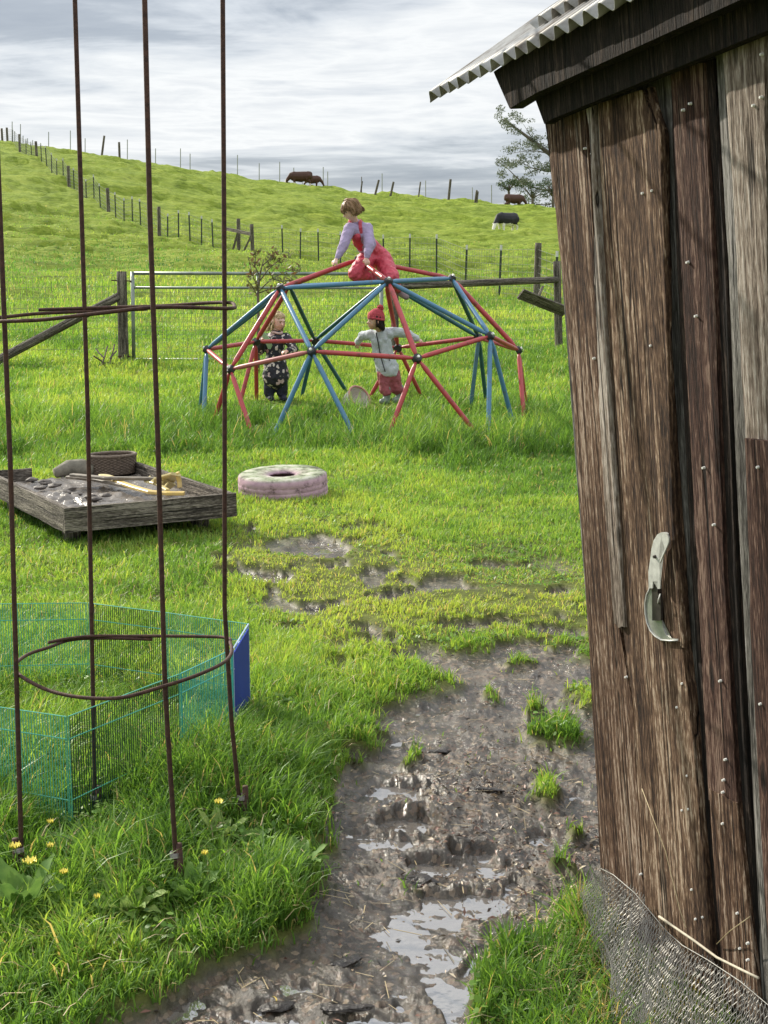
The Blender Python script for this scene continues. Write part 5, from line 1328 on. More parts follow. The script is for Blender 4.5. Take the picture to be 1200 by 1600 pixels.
# sapling behind the gate
Ysp = 17.6; sp = empty('sapling', place(403, Ysp), 'thin young sapling with olive and russet leaves behind the left of the dome', 'sapling')
bm = bmesh.new(); q0 = place(403, Ysp, -.05)
tube_into(bm, [q0, T(404, 500, Ysp), T(403, 460, Ysp), T(406, 430, Ysp), T(412, 405, Ysp)], [.022, .02, .018, .012, .005], 7)
cl = []
for f_ in ([(404, 455), (425, 435), (445, 425), (460, 420)], [(405, 440), (420, 420), (434, 408), (445, 400)], [(404, 450), (394, 430), (390, 412)], [(405, 430), (398, 415), (400, 398)], [(404, 465), (398, 455), (393, 445)], [(425, 435), (440, 440), (452, 438)], [(410, 415), (422, 404), (424, 398)], [(404, 458), (420, 452), (436, 450)]):
    pts = [T(x, y, Ysp + mnoise.noise(Vector((x * .05, y * .05, 0))) * .3) for x, y in f_]; tube_into(bm, pts, [.009, .007, .005, .003][:len(pts)], 5)
    for p in pts[1:]: cl.append((p, .07)); cl.append((p + Vector((.05, 0, .03)), .07))
bm_obj('trunk', bm, M_TWIG, sp, smooth=True); leaves('crown', cl, 9, .036, M_SAP, sp, .38, 4, .1)

# dead twigs at the gate post
M_DEAD = mat('dead_grey_twig', (0.13, 0.10, 0.085), .85, 0, 20, .4)
bm = bmesh.new()
for f_ in ([(146, 556), (160, 565), (175, 575)], [(158, 572), (164, 556), (168, 541)], [(170, 572), (176, 552), (179, 538)], [(150, 572), (172, 566), (188, 572)], [(163, 560), (155, 552), (150, 545)], [(172, 560), (182, 548)]):
    tube_into(bm, [T(x, y, 18.5 + .1 * i) for i, (x, y) in enumerate(f_)], .011, 5)
o = bm_obj('dead_branch', bm, M_DEAD); tag(o, 'tangle of dead twigs in the grass at the foot of the left gate post', 'branch')
# ------------------------------------------------------------------ children
def skin_mat(name, c):
    m, nt, b, out = newmat(name); b.inputs['Base Color'].default_value = (*c, 1); b.inputs['Roughness'].default_value = .5
    b.inputs['Subsurface Weight'].default_value = .15; b.inputs['Subsurface Radius'].default_value = (.01, .004, .002); b.inputs['Subsurface Scale'].default_value = .5
    tc = N(nt, 'ShaderNodeTexCoord'); n = N(nt, 'ShaderNodeTexNoise', i_Scale=18.0, i_Detail=2.0); nt.links.new(tc.outputs['Object'], n.inputs['Vector'])
    r = ramp(nt, [(.35, (c[0], c[1] * .82, c[2] * .80)), (.6, c)], n.outputs[0]); nt.links.new(r.outputs[0], b.inputs['Base Color']); return m
SK1 = skin_mat('fair_skin', (0.78, 0.54, 0.44)); SK2 = skin_mat('light_brown_skin', (0.62, 0.40, 0.29))
M_EYE = mat('dark_eye', (0.02, 0.015, 0.012), .2); M_LIP = mat('pink_lip', (0.48, 0.20, 0.17), .5)
M_HAIR1 = mat('light_brown_hair', (0.32, 0.20, 0.11), .42, 0, 40, .5, stretch=(1, 1, .2), col2=(0.15, 0.09, 0.05))
M_HAIR2 = mat('blond_hair', (0.68, 0.54, 0.33), .42, 0, 40, .5, stretch=(1, 1, .2), col2=(0.40, 0.29, 0.15))
M_HAIR3 = mat('black_brown_hair', (0.03, 0.02, 0.016), .4, 0, 40, .4)
for m_ in (M_HAIR1, M_HAIR2, M_HAIR3): m_.node_tree.nodes['Principled BSDF'].inputs['Specular IOR Level'].default_value = .2
M_LILAC = mat('lilac_cotton', (0.42, 0.34, 0.52), .85, 0, 14, .18, bump=.8, bscale=22, bdist=.012)
M_OVER = mat('coral_red_waterproof', (0.62, 0.065, 0.105), .5, 0, 12, .3, bump=.9, bscale=16, bdist=.02)
M_GREYJ = mat('pale_grey_fleece', (0.56, 0.60, 0.63), .9, 0, 18, .2, bump=.8, bscale=22, bdist=.014)
M_TROU = mat('faded_red_trousers', (0.36, 0.085, 0.10), .65, 0, 12, .35, bump=.9, bscale=18, bdist=.02)
M_NAVY = mat('navy_trousers', (0.018, 0.022, 0.045), .7, 0, 12, .3, bump=.8, bscale=18, bdist=.02)
M_HAT = mat('coral_knit', (0.62, 0.09, 0.12), .9, 0, 50, .3, bump=1.0, bscale=70, bdist=.012)
M_BOOT = mat('grey_green_rubber_boot', (0.20, 0.25, 0.20), .4, 0, 10, .3)
M_ZIP = mat('dark_zip', (0.03, 0.03, 0.035), .5); M_SHOE = mat('mauve_grey_shoe', (0.30, 0.22, 0.24), .7)
M_GRN = mat('pale_green_toy_plastic', (0.28, 0.46, 0.24), .5); M_COLLAR = mat('pale_pink_collar', (0.68, 0.50, 0.46), .8)
M_FLOR, nt, b, out = newmat('black_floral_coat'); L = nt.links.new
tc = N(nt, 'ShaderNodeTexCoord'); nz = N(nt, 'ShaderNodeTexNoise', i_Scale=22.0); L(tc.outputs['Object'], nz.inputs['Vector'])
ad = N(nt, 'ShaderNodeMix', data_type='RGBA', blend_type='LINEAR_LIGHT', i_0=.035); L(tc.outputs['Object'], ad.inputs[6]); L(nz.outputs['Color'], ad.inputs[7])
v1 = N(nt, 'ShaderNodeTexVoronoi', i_Scale=19.0); L(ad.outputs[2], v1.inputs['Vector'])
pk = N(nt, 'ShaderNodeSeparateColor'); L(v1.outputs['Color'], pk.inputs[0])
fl_ = ramp(nt, [(0.42, 1.0), (0.47, 0.0)], v1.outputs['Distance']); sel = ramp(nt, [(0.30, 0.0), (0.32, 1.0)], pk.outputs[0])
fm = N(nt, 'ShaderNodeMath', operation='MULTIPLY'); L(fl_.outputs[0], fm.inputs[0]); L(sel.outputs[0], fm.inputs[1])
fc = ramp(nt, [(0, (0.66, 0.60, 0.56)), (.5, (0.70, 0.66, 0.60)), (.8, (0.50, 0.30, 0.32)), (1.0, (0.30, 0.33, 0.24))], pk.outputs[1])
mi = N(nt, 'ShaderNodeMix', data_type='RGBA'); L(fm.outputs[0], mi.inputs[0]); mi.inputs[6].default_value = (.018, .020, .030, 1); L(fc.outputs[0], mi.inputs[7]); L(mi.outputs[2], b.inputs['Base Color']); b.inputs['Roughness'].default_value = .7
bp = N(nt, 'ShaderNodeBump', i_Strength=.7, i_Distance=.012); L(nz.outputs[0], bp.inputs['Height']); L(bp.outputs[0], b.inputs['Normal'])

def frame_of(fwd, up=Vector((0, 0, 1))):
    f = Vector(fwd).normalized(); s_ = up.cross(f).normalized(); u = f.cross(s_).normalized()     # s_: the head's own left
    return f, s_, u
def head_caps(c, fwd, up, s=1.0):
    """child's head as overlapping forms: skull, face, jaw, cheeks, nose, ears, brow"""
    f, l, u = frame_of(fwd, up); P = lambda a, b_, d: c + f * a * s + l * b_ * s + u * d * s
    caps = [(P(-.022, 0, .022), .078 * s, P(.005, 0, .020), .076 * s), (P(.018, 0, -.010), .064 * s, P(.020, 0, -.028), .056 * s), (P(.030, 0, -.055), .034 * s, P(.044, 0, -.066), .018 * s),
            (P(.040, .028, -.026), .026 * s, P(.036, .030, -.034), .024 * s), (P(.040, -.028, -.026), .026 * s, P(.036, -.030, -.034), .024 * s),
            (P(.072, 0, .006), .009 * s, P(.086, 0, -.016), .0115 * s), (P(.072, .014, .030), .011 * s, P(.066, .034, .028), .010 * s), (P(.072, -.014, .030), .011 * s, P(.066, -.034, .028), .010 * s),
            (P(.072, .010, -.040), .0075 * s, P(.072, -.010, -.040), .0075 * s)]
    for q in (-1, 1): caps += [(P(-.008, .076 * q, .008), .013 * s, P(-.012, .080 * q, -.016), .009 * s)]
    return caps, P
def face_bits(P, par, lip=True, s=1.0):
    for q in (-1, 1):
        bm = bmesh.new(); bmesh.ops.create_icosphere(bm, subdivisions=2, radius=.0085 * s, matrix=Matrix.Translation(P(.0665, .027 * q, .008))); bm_obj('eye', bm, M_EYE, par, True)
        bm = bmesh.new(); tube_into(bm, [P(.078, .012 * q, .026), P(.080, .026 * q, .031), P(.070, .042 * q, .026)], .0032 * s, 6); bm_obj('eyebrow', bm, M_HAIR1, par, True)
    bm = bmesh.new(); tube_into(bm, [P(.066, -.018, -.040), P(.078, 0, -.043), P(.066, .018, -.040)], [.002 * s, .0055 * s, .002 * s], 6); bm_obj('mouth', bm, M_LIP, par, True)
def hand_caps(w, palm_dir, fing_dir, side, curl, s=1.0, grip=None):
    """palm + four fingers + thumb. w wrist, fing_dir along the hand, palm_dir where the palm faces, side = thumb side"""
    fd = Vector(fing_dir).normalized(); pd = Vector(palm_dir); pd = (pd - fd * pd.dot(fd)).normalized(); sd_ = fd.cross(pd).normalized() * side
    caps = [(w, .017 * s, w + fd * .018 * s, .016 * s)]
    for k in range(4): caps.append((w + fd * .012 * s, .013 * s, w + fd * .046 * s + sd_ * (.021 - .014 * k) * s, .0095 * s))
    for k, ln in enumerate((.034, .040, .037, .028)):
        b0 = w + fd * .046 * s + sd_ * (.022 - .0145 * k) * s; c1 = curl; a1 = b0 + (fd * math.cos(c1 * .7) + pd * math.sin(c1 * .7)) * ln * .48 * s
        a2 = a1 + (fd * math.cos(c1 * 1.6) + pd * math.sin(c1 * 1.6)) * ln * .34 * s; a3 = a2 + (fd * math.cos(c1 * 2.3) + pd * math.sin(c1 * 2.3)) * ln * .28 * s
        caps += [(b0, .0075 * s, a1, .0068 * s), (a1, .0068 * s, a2, .0062 * s), (a2, .0062 * s, a3, .0052 * s)]
    t0 = w + fd * .012 * s + sd_ * .016 * s; t1 = t0 + (fd * .55 + sd_ * .75 + pd * .25).normalized() * .024 * s; t2 = t1 + (fd * .7 + sd_ * .15 + pd * .7).normalized() * .022 * s
    caps += [(t0, .010 * s, t1, .0085 * s), (t1, .0085 * s, t2, .0066 * s)]
    return caps
def hair_mesh(name, c, P, m, par, lo, side_lo, bang, n, seed, wob=.008, lift=1.0, rad=.0036, cap_r=.083):
    """scalp cap under many tapering locks that fall from the crown"""
    r = random.Random(seed); bm = bmesh.new()
    for k in range(n):
        a = r.uniform(-math.pi, math.pi)                        # 0 = face, pi = back
        front = math.cos(a); end = (bang if front > .30 else side_lo if front > -.25 else lo) + r.uniform(-.018, .014)
        pts = []; w_ = r.uniform(.96, 1.10) * lift
        p_top = .105 * w_; steps = 7
        for i in range(steps + 1):
            t = i / steps; z = p_top * (1 - t) ** 1 * 1 + end * t
            zz = (z - .022) / .084
            rr = .080 * w_ * math.sqrt(max(0.0, 1 - min(1, max(zz, 0)) ** 2)) if zz > 0 else .080 * w_ * (1 + .10 * min(1, -zz * .6))
            rr = max(rr, .012); jx = wob * mnoise.noise(Vector((a * 3, t * 3, seed)))
            pts.append(P(-.012 + math.cos(a) * (rr * 1.02) + jx, math.sin(a) * (rr * .98) + wob * mnoise.noise(Vector((t * 3, a * 4, seed + 5))), z))
        tube_into(bm, pts, [rad * .8] + [rad * r.uniform(1.2, 2.2)] * (steps - 1) + [rad * .35], 5)
    return bm_obj(name, bm, m, par, smooth=True)
def scalp(P, m, par, s=1.0):
    return solid('scalp_hair', [(P(-.026, 0, .030), .081 * s, P(-.010, 0, .034), .080 * s), (P(-.040, 0, .0), .070 * s, P(-.035, 0, -.02), .062 * s)], .008, m, par, 3)
def T_(px_, py_, Y_): return at(px_, py_, Y_)

# --- child kneeling on the top of the dome
c = T_(548, 329, 13.62)
kid = empty('person', T_(585, 425, 13.9), 'child in coral red overalls and lilac top kneeling on top of the dome, looking down', 'person')
fw = Vector((-.80, -.10, -.50)); up_ = Vector((-.25, -.10, 1))
hc, P = head_caps(c, fw, up_, 1.0)
neck, chest, waist, pelvis = T_(554, 347, 13.72), T_(562, 362, 13.74), T_(572, 382, 13.86), T_(584, 398, 14.0)
sL, eL, wL = T_(546, 357, 13.62), T_(536, 385, 13.52), T_(526, 405, 13.47)
sR, eR, wR = T_(574, 357, 13.72), T_(577, 384, 13.56), T_(573, 403, 13.50)
kL, aL, fL_ = T_(556, 428, 13.66), T_(585, 437, 13.98), T_(596, 440, 14.06)
kR, aR, fR_ = T_(611, 434, 13.72), T_(622, 455, 14.00), T_(630, 462, 13.96)
hl_, hr_ = T_(577, 400, 13.92), T_(596, 402, 14.03)
body = hc + [(c - (c - neck) * .3, .040, neck, .042), (neck, .045, chest, .080), (chest, .085, waist, .085), (waist, .085, pelvis, .095),
     (sL, .038, eL, .030), (eL, .029, wL, .020), (sR, .038, eR, .030), (eR, .029, wR, .020), (hl_, .062, kL, .048), (kL, .046, aL, .030), (hr_, .062, kR, .050), (kR, .046, aR, .030), (aL, .03, fL_, .028), (aR, .03, fR_, .028)]
body += hand_caps(wL, (-.1, .3, -1), (-.62, -.15, -.62), 1, .75, 1.0) + hand_caps(wR, (.1, .3, -1), (.10, -.22, -.9), -1, .75, 1.0)
solid('body', body, .0058, SK1, kid, 3)
face_bits(P, kid)
solid('sweater', [(neck + Vector((0, .01, -.015)), .058, chest, .106), (chest, .108, waist, .108), (sL, .060, eL, .052), (eL, .050, wL + (eL - wL) * .25, .034), (wL + (eL - wL) * .3, .028, wL + (eL - wL) * .08, .027), (chest, .08, sL, .060), (sR, .062, eR, .054), (eR, .052, wR + (eR - wR) * .25, .036), (wR + (eR - wR) * .3, .028, wR + (eR - wR) * .08, .027), (chest, .08, sR, .054)], .008, M_LILAC, kid, 4, (.006, 26))
solid('overalls', [(waist + (chest - waist) * .15, .100, pelvis, .118), (pelvis, .120, (hl_ + hr_) / 2 + Vector((.02, .02, 0)), .118), (hl_, .094, kL, .082), (kL, .078, kL.lerp(aL, .9), .052), (hr_, .102, kR, .088), (kR, .082, kR.lerp(aR, .85), .052), (waist + Vector((-.045, -.045, .0)), .072, chest + Vector((-.035, -.062, -.045)), .058)], .009, M_OVER, kid, 4, (.011, 17))
for off in (-.040, .045):
    q0 = chest + Vector((off - .03, -.095, -.02)); q1 = neck + Vector((off * 1.25, -.065, -.005)); q2 = neck + Vector((off * 1.35 + .02, .04, -.01))
    flat_tube('strap', [q0, q0.lerp(q1, .5) + Vector((0, -.022, .0)), q1, (q1 + q2) / 2 + Vector((0, 0, .024)), q2, q2 + Vector((.01, .06, -.05))], .034, .010, M_OVER, kid, Vector((0, -1, .2)))
scalp(P, M_HAIR1, kid); hair_mesh('hair', c, P, M_HAIR1, kid, -.060, -.045, .020, 300, 3, .026, 1.08)
solid('shoe', [(aR + Vector((0, 0, -.005)), .036, fR_ + Vector((.03, -.02, -.012)), .034)], .008, M_SHOE, kid, 3)
solid('shoe', [(aL, .036, fL_ + Vector((.03, 0, 0)), .034)], .008, M_SHOE, kid, 3)

# --- child in the floral coat at the left
YB_ = 15.38
kid = empty('person', place(431, YB_), 'blond child in a black floral coat standing behind the left bars of the dome', 'person')
c = T_(434, 503, YB_ - .02); fw = Vector((.72, -.66, -.22)); hc, P = head_caps(c, fw, Vector((.1, 0, 1)), 1.0)
neck, chest, waist, pelvis = T_(431, 518, YB_), T_(430, 532, YB_), T_(430, 556, YB_), T_(431, 580, YB_)
sL, eL, wL = T_(414, 529, YB_), T_(406, 549, YB_ - .08), T_(410, 531, YB_ - .20)
sR, eR, wR = T_(448, 528, YB_), T_(459, 546, YB_ - .10), T_(449, 549, YB_ - .26)
g1_, g2_ = place(421, YB_), place(441, YB_ + .02)
hlp, hrp = T_(423, 584, YB_), T_(439, 584, YB_)
body = hc + [(c - Vector((0, 0, .05)), .036, neck, .036), (neck, .04, chest, .078), (chest, .082, waist, .082), (waist, .08, pelvis, .088), (sL, .036, eL, .029), (eL, .028, wL, .020), (sR, .036, eR, .029), (eR, .028, wR, .020),
     (hlp, .058, hlp.lerp(g1_, .5), .044), (hlp.lerp(g1_, .5), .042, g1_ + Vector((0, 0, .06)), .03), (hrp, .058, hrp.lerp(g2_, .5), .044), (hrp.lerp(g2_, .5), .042, g2_ + Vector((0, 0, .06)), .03)]
body += hand_caps(wL, (.8, -.3, -.2), (.35, -.35, .8), -1, .85) + hand_caps(wR, (0, .2, -1), (-.75, -.3, -.1), 1, .8)
solid('body', body, .0058, SK1, kid, 3); face_bits(P, kid)
solid('coat', [(neck - Vector((0, 0, .02)), .055, chest, .105), (chest, .108, waist, .112), (waist, .112, T_(431, 588, YB_), .160, ((0, 0, 1), .98)), (chest, .09, sL, .058), (chest, .09, sR, .058), (sL, .058, eL, .052), (eL, .050, wL.lerp(eL, .15), .040), (sR, .058, eR, .052), (eR, .050, wR.lerp(eR, .15), .040)], .009, M_FLOR, kid, 4, (.008, 18))
solid('trousers', [(pelvis - Vector((0, 0, .04)), .10, pelvis - Vector((0, 0, .1)), .10), (hlp, .082, g1_ + Vector((0, 0, .08)), .066), (hrp, .082, g2_ + Vector((0, 0, .08)), .066)], .010, M_NAVY, kid, 4, (.008, 16))
bm = bmesh.new(); ctr = neck + Vector((.01, -.02, -.012)); tube_into(bm, [ctr + Vector((math.cos(t) * .058, math.sin(t) * .052, .008 * math.sin(t * 2))) for t in np.linspace(0, 6.28, 25)], .014, 8, False); bm_obj('collar', bm, M_COLLAR, kid, True)
scalp(P, M_HAIR2, kid, .98); hair_mesh('hair', c, P, M_HAIR2, kid, -.120, -.100, .062, 300, 8, .032, 1.06)
for g_ in (g1_, g2_): solid('boot', [(g_ + Vector((0, 0, .10)), .045, g_ + Vector((0, 0, .03)), .045), (g_ + Vector((0, 0, .025)), .040, g_ + Vector((.03, -.09, .022)), .036)], .009, M_NAVY, kid, 3)
o = empty('green_toy', wL + Vector((.04, -.03, -.03)), 'pale green plastic toy held up by the blond child', 'toy')
flat_tube('toy_body', [wL + Vector((-.03, -.03, .085)), wL + Vector((.02, -.04, .06)), wL + Vector((.065, -.05, .0)), wL + Vector((.085, -.05, -.065)), wL + Vector((.08, -.05, -.10))], [.02, .05, .06, .06, .03], .03, M_GRN, o, Vector((0, -1, 0)))

# --- child in the red hat leaning back on the rear bar
YC = 15.15
kid = empty('person', place(609, YC), 'child in coral knitted hat and grey jacket, arms spread along the rear bar', 'person')
c = T_(586, 503, YC - .12); fw = Vector((-.95, -.30, .04)); hc, P = head_caps(c, fw, Vector((.06, 0, 1)), 1.0)
neck, chest, waist, pelvis = T_(594, 518, YC - .05), T_(595, 531, YC), T_(599, 556, YC + .02), T_(606, 577, YC + .02)
sL, eL, wL = T_(580, 523, YC + .01), T_(566, 525, YC + .10), T_(558, 535, YC + .18)
sR, eR, wR = T_(611, 519, YC + .02), T_(634, 520, YC + .08), T_(653, 530, YC + .14)
bw = r2[4].lerp(r2[3], .3)
g1_, g2_ = place(604, YC - .04), place(624, YC + .04)
hlp, hrp = T_(600, 582, YC), T_(614, 582, YC + .03)
body = hc + [(c + Vector((.02, 0, -.04)), .038, neck, .038), (neck, .042, chest, .084), (chest, .086, waist, .084), (waist, .082, pelvis, .09), (sL, .038, eL, .030), (eL, .029, wL, .020), (sR, .038, eR, .030), (eR, .029, wR, .020),
     (hlp, .058, hlp.lerp(g1_, .5), .044), (hlp.lerp(g1_, .5), .042, g1_ + Vector((0, 0, .06)), .03), (hrp, .058, hrp.lerp(g2_, .5), .044), (hrp.lerp(g2_, .5), .042, g2_ + Vector((0, 0, .06)), .03)]
body += hand_caps(wL, (.2, .5, -.2), (-.10, .2, -.95), 1, .6) + hand_caps(wR, (0, .3, -.8), (.75, .15, -.35), -1, .7)
solid('body', body, .0058, SK2, kid, 3); face_bits(P, kid)
solid('jacket', [(neck - Vector((0, 0, .015)), .060, chest, .112), (chest, .115, waist, .118), (waist, .118, pelvis, .132), (chest, .09, sL, .062), (chest, .09, sR, .062), (sL, .060, eL, .052), (eL, .050, wL.lerp(eL, .12), .038), (sR, .062, eR, .054), (eR, .052, wR.lerp(eR, .12), .040),
     (neck + Vector((.05, .05, -.005)), .055, neck + Vector((.09, .02, -.03)), .05)], .009, M_GREYJ, kid, 4, (.008, 17))
flat_tube('zip', [neck + Vector((-.045, -.065, -.01)), chest + Vector((-.03, -.118, -.02)), waist + Vector((-.03, -.126, 0)), pelvis + Vector((-.03, -.140, -.02))], .012, .008, M_ZIP, kid, Vector((0, -1, 0)))
for q in (-.085, .055): flat_tube('pocket_seam', [waist + Vector((q, -.098 if q < 0 else -.114, .03)), waist + Vector((q * 1.25, -.098 if q < 0 else -.116, -.05))], .008, .006, M_ZIP, kid, Vector((0, -1, 0)))
solid('trousers', [(pelvis - Vector((0, 0, .03)), .108, pelvis - Vector((0, 0, .07)), .105), (hlp, .082, hlp.lerp(g1_, .55), .072), (hlp.lerp(g1_, .55), .072, g1_ + Vector((0, 0, .13)), .062), (hrp, .082, hrp.lerp(g2_, .55), .074), (hrp.lerp(g2_, .55), .074, g2_ + Vector((0, 0, .13)), .064)], .010, M_TROU, kid, 4, (.010, 17))
for g_ in (g1_, g2_): solid('boot', [(g_ + Vector((0, 0, .16)), .050, g_ + Vector((0, 0, .03)), .043), (g_ + Vector((0, 0, .03)), .042, g_ + Vector((-.05, -.07, .025)), .037)], .009, M_BOOT, kid, 3)
scalp(P, M_HAIR3, kid, .93); hair_mesh('hair', c, P, M_HAIR3, kid, -.085, -.045, .060, 160, 5, .010, 1.0)
hat_ = solid('knit_hat', [(P(-.030, 0, .052), .084, P(.012, 0, .058), .080), (P(-.03, 0, .085), .070, P(0, 0, .085), .066), (P(-.050, 0, .035), .066, P(-.045, 0, .02), .058)], .007, M_HAT, kid, 3)
bm = bmesh.new(); tube_into(bm, [P(-.012 + math.cos(t) * .088, math.sin(t) * .084, .036 + .012 * math.cos(t)) for t in np.linspace(0, 6.283, 33)], .013, 8, False); bm_obj('hat_band', bm, M_HAT, kid, True)
bm = bmesh.new(); bmesh.ops.create_icosphere(bm, subdivisions=4, radius=.034, matrix=Matrix.Translation(P(-.055, 0, .155)))
for v in bm.verts: v.co += (v.co - P(-.055, 0, .155)) * mnoise.noise(v.co * 90) * .45
bm_obj('pompom', bm, M_HAT, kid)

# --- white and pink tub lying in the grass
M_TUB = mat('white_plastic', (0.66, 0.60, 0.54), .4, 0, 10, .15); M_TUBP = mat('pink_plastic_rim', (0.62, 0.28, 0.25), .4)
tb = place(562, 14.7, .02); tub = empty('plastic_tub', tb, 'white plastic tub with a pink rim tipped over in the grass inside the dome', 'tub')
bm = bmesh.new(); axd = Vector((.62, -.45, .45)).normalized(); q_ = axd.to_track_quat('Z', 'Y').to_matrix().to_4x4(); q_.translation = tb + Vector((-.05, .02, .09))
prof = [(0, -.10), (.09, -.10), (.125, -.08), (.150, 0), (.165, .07), (.160, .07), (.143, 0), (.115, -.07), (0, -.085)]
rg = []
for i in range(36):
    a = 2 * math.pi * i / 36; rg.append([bm.verts.new(q_ @ Vector((r_ * math.cos(a), r_ * .8 * math.sin(a), z_))) for r_, z_ in prof])
for i in range(36):
    for j in range(len(prof) - 1): bm.faces.new((rg[i][j], rg[(i + 1) % 36][j], rg[(i + 1) % 36][j + 1], rg[i][j + 1]))
bmesh.ops.remove_doubles(bm, verts=bm.verts, dist=.0005); bm_obj('shell', bm, M_TUB, tub, True)
bm = bmesh.new(); tube_into(bm, [q_ @ Vector((.163 * math.cos(t), .131 * math.sin(t), .07)) for t in np.linspace(0, 6.283, 37)], .011, 8, False); bm_obj('rim', bm, M_TUBP, tub, True)
# ------------------------------------------------------------------ weeds, flowers, chips and litter
def broad_leaf(bm, base, dirv, ln, w, curl, seed):
    """one long oval leaf rising and arching from base"""
    d = Vector(dirv).normalized(); s_ = d.cross(Vector((0, 0, 1))).normalized(); n = 8; rows = []
    for i in range(n + 1):
        t = i / n; h_ = Vector((d.x, d.y, 0)) * (ln * (t * .55 + .35 * t * t)) + Vector((0, 0, 1)) * (ln * (d.z * t - curl * t * t * .8 + .35 * t))
        wi = w * (math.sin(math.pi * min(1, (t * .92 + .04))) ** .8) * (.35 + .65 * min(1, t * 3)) + .001; wav = .004 * math.sin(t * 17 + seed)
        c_ = base + h_
        rows.append([bm.verts.new(c_ - s_ * wi + Vector((0, 0, .006 + wav))), bm.verts.new(c_), bm.verts.new(c_ + s_ * wi + Vector((0, 0, .006 - wav)))])
    for i in range(n):
        for k in range(2): bm.faces.new((rows[i][k], rows[i + 1][k], rows[i + 1][k + 1], rows[i][k + 1]))
def weed_mat(name, c, c2):
    m, nt, b, out = newmat(name); L = nt.links.new; tc = N(nt, 'ShaderNodeTexCoord'); n = N(nt, 'ShaderNodeTexNoise', i_Scale=24.0, i_Detail=4.0); L(tc.outputs['Object'], n.inputs['Vector'])
    r = ramp(nt, [(.35, c2), (.65, c)], n.outputs[0]); L(r.outputs[0], b.inputs['Base Color']); b.inputs['Roughness'].default_value = .6; b.inputs['Specular IOR Level'].default_value = .2
    t = N(nt, 'ShaderNodeBsdfTranslucent'); L(r.outputs[0], t.inputs[0]); ms = N(nt, 'ShaderNodeMixShader', i_0=.35); L(b.outputs[0], ms.inputs[1]); L(t.outputs[0], ms.inputs[2]); L(ms.outputs[0], out.inputs[0]); return m
M_DOCK = weed_mat('dock_leaf', (0.20, 0.33, 0.07), (0.11, 0.22, 0.05)); M_DOCK2 = weed_mat('pale_dock_leaf', (0.32, 0.42, 0.12), (0.20, 0.31, 0.08))
docks = [(38, 1452, .20, 12, 0, 'large clump of broad leaved weed at the left edge in the foreground'), (200, 1452, .15, 11, 1, 'pale broad leaved weed between the two front rods of the cage'), (98, 1490, .11, 8, 0, 'small broad leaved weed low in the left foreground'),
         (470, 1372, .13, 13, 0, 'leafy weed at the edge of the mud right of the cage'), (430, 1392, .12, 10, 0, 'leafy weed just left of the one at the mud edge'), (345, 1330, .13, 8, 1, 'yellowish leafy weed right of the front cage rod'),
         (395, 1340, .12, 8, 0, 'leafy weed below the right cage rod'), (300, 1425, .12, 8, 0, 'leafy weed at the foot of the front right cage rod'), (510, 1215, .09, 7, 0, 'small leafy weed where the tall grass meets the mud'),
         (228, 1282, .12, 7, 1, 'serrated leafy weed in the tall grass in front of the pen'), (960, 1590, .12, 7, 1, 'pale leafy weed in the grass beside the chicken wire'), (15, 1370, .12, 7, 0, 'leafy weed at the foot of the leftmost cage rod'), (140, 1452, .12, 8, 0, 'mid green leafy weed between the two pale foreground clumps')]
for k, (x, y, s_, n, pale, lab) in enumerate(docks):
    random.seed(100 + k); s_ *= .78; n = int(n * 1.4); b0 = onz(x, y, 0.0); b0.z = gz(b0.x, b0.y); bm = bmesh.new()
    for i in range(n):
        a = 2 * math.pi * (i + random.random() * .6) / n; broad_leaf(bm, b0 + Vector((math.cos(a), math.sin(a), 0)) * .012, (math.cos(a), math.sin(a), random.uniform(.7, 1.7)), s_ * random.uniform(.7, 1.15), s_ * random.uniform(.11, .17), random.uniform(.3, .9), i)
    o = bm_obj('leafy_weed', bm, M_DOCK2 if pale else M_DOCK, None, True); tag(o, lab, 'weed', 'broad leaved weeds in the foreground grass')
M_YFL = mat('yellow_petal', (0.95, 0.82, 0.16), .5, 0, 12, .05); M_STEM = weed_mat('flower_stem', (0.14, 0.25, 0.05), (0.10, 0.18, 0.04)); M_WFL = mat('white_petal', (0.8, 0.8, 0.75), .5)
fls = [(24, 1328, 1.0, 'yellow flower left of the leftmost cage rod, the upper one there'), (47, 1353, 1.2, 'yellow flower just right of the leftmost cage rod'), (79, 1288, .6, 'small yellow flower highest in the grass between the left rods'), (79, 1326, .7, 'small yellow flower below the highest one between the left rods'),
       (342, 1258, .9, 'yellow flower left of the right-hand cage rod'), (320, 1337, .6, 'small yellow flower low between the front and right rods'), (100, 1367, .7, 'pale yellow flower lowest between the left rods'), (152, 1405, .5, 'tiny yellow flower under the second rod of the cage'), (58, 1180, .5, 'tiny yellow flower in the grass inside the pen')]
for k, (x, y, s_, lab) in enumerate(fls):
    p = onz(x, y, .14 if k < 8 else .1); g0 = Vector((p.x + .01, p.y + .01, gz(p.x, p.y))); fo = empty('yellow_flower', g0, lab, 'flower', 'yellow flowers in the long grass'); random.seed(k)
    tube('stem', [g0, (g0 + p) / 2 + Vector((.006, 0, 0)), p], .0012, M_STEM, fo, 5); bm = bmesh.new()
    for i in range(5):
        a = 2 * math.pi * i / 5 + k; d = Vector((math.cos(a), math.sin(a), .25)); broad_leaf(bm, p, d, .018 * s_, .006 * s_, .0, i)
    bm_obj('petals', bm, M_YFL, fo, True)
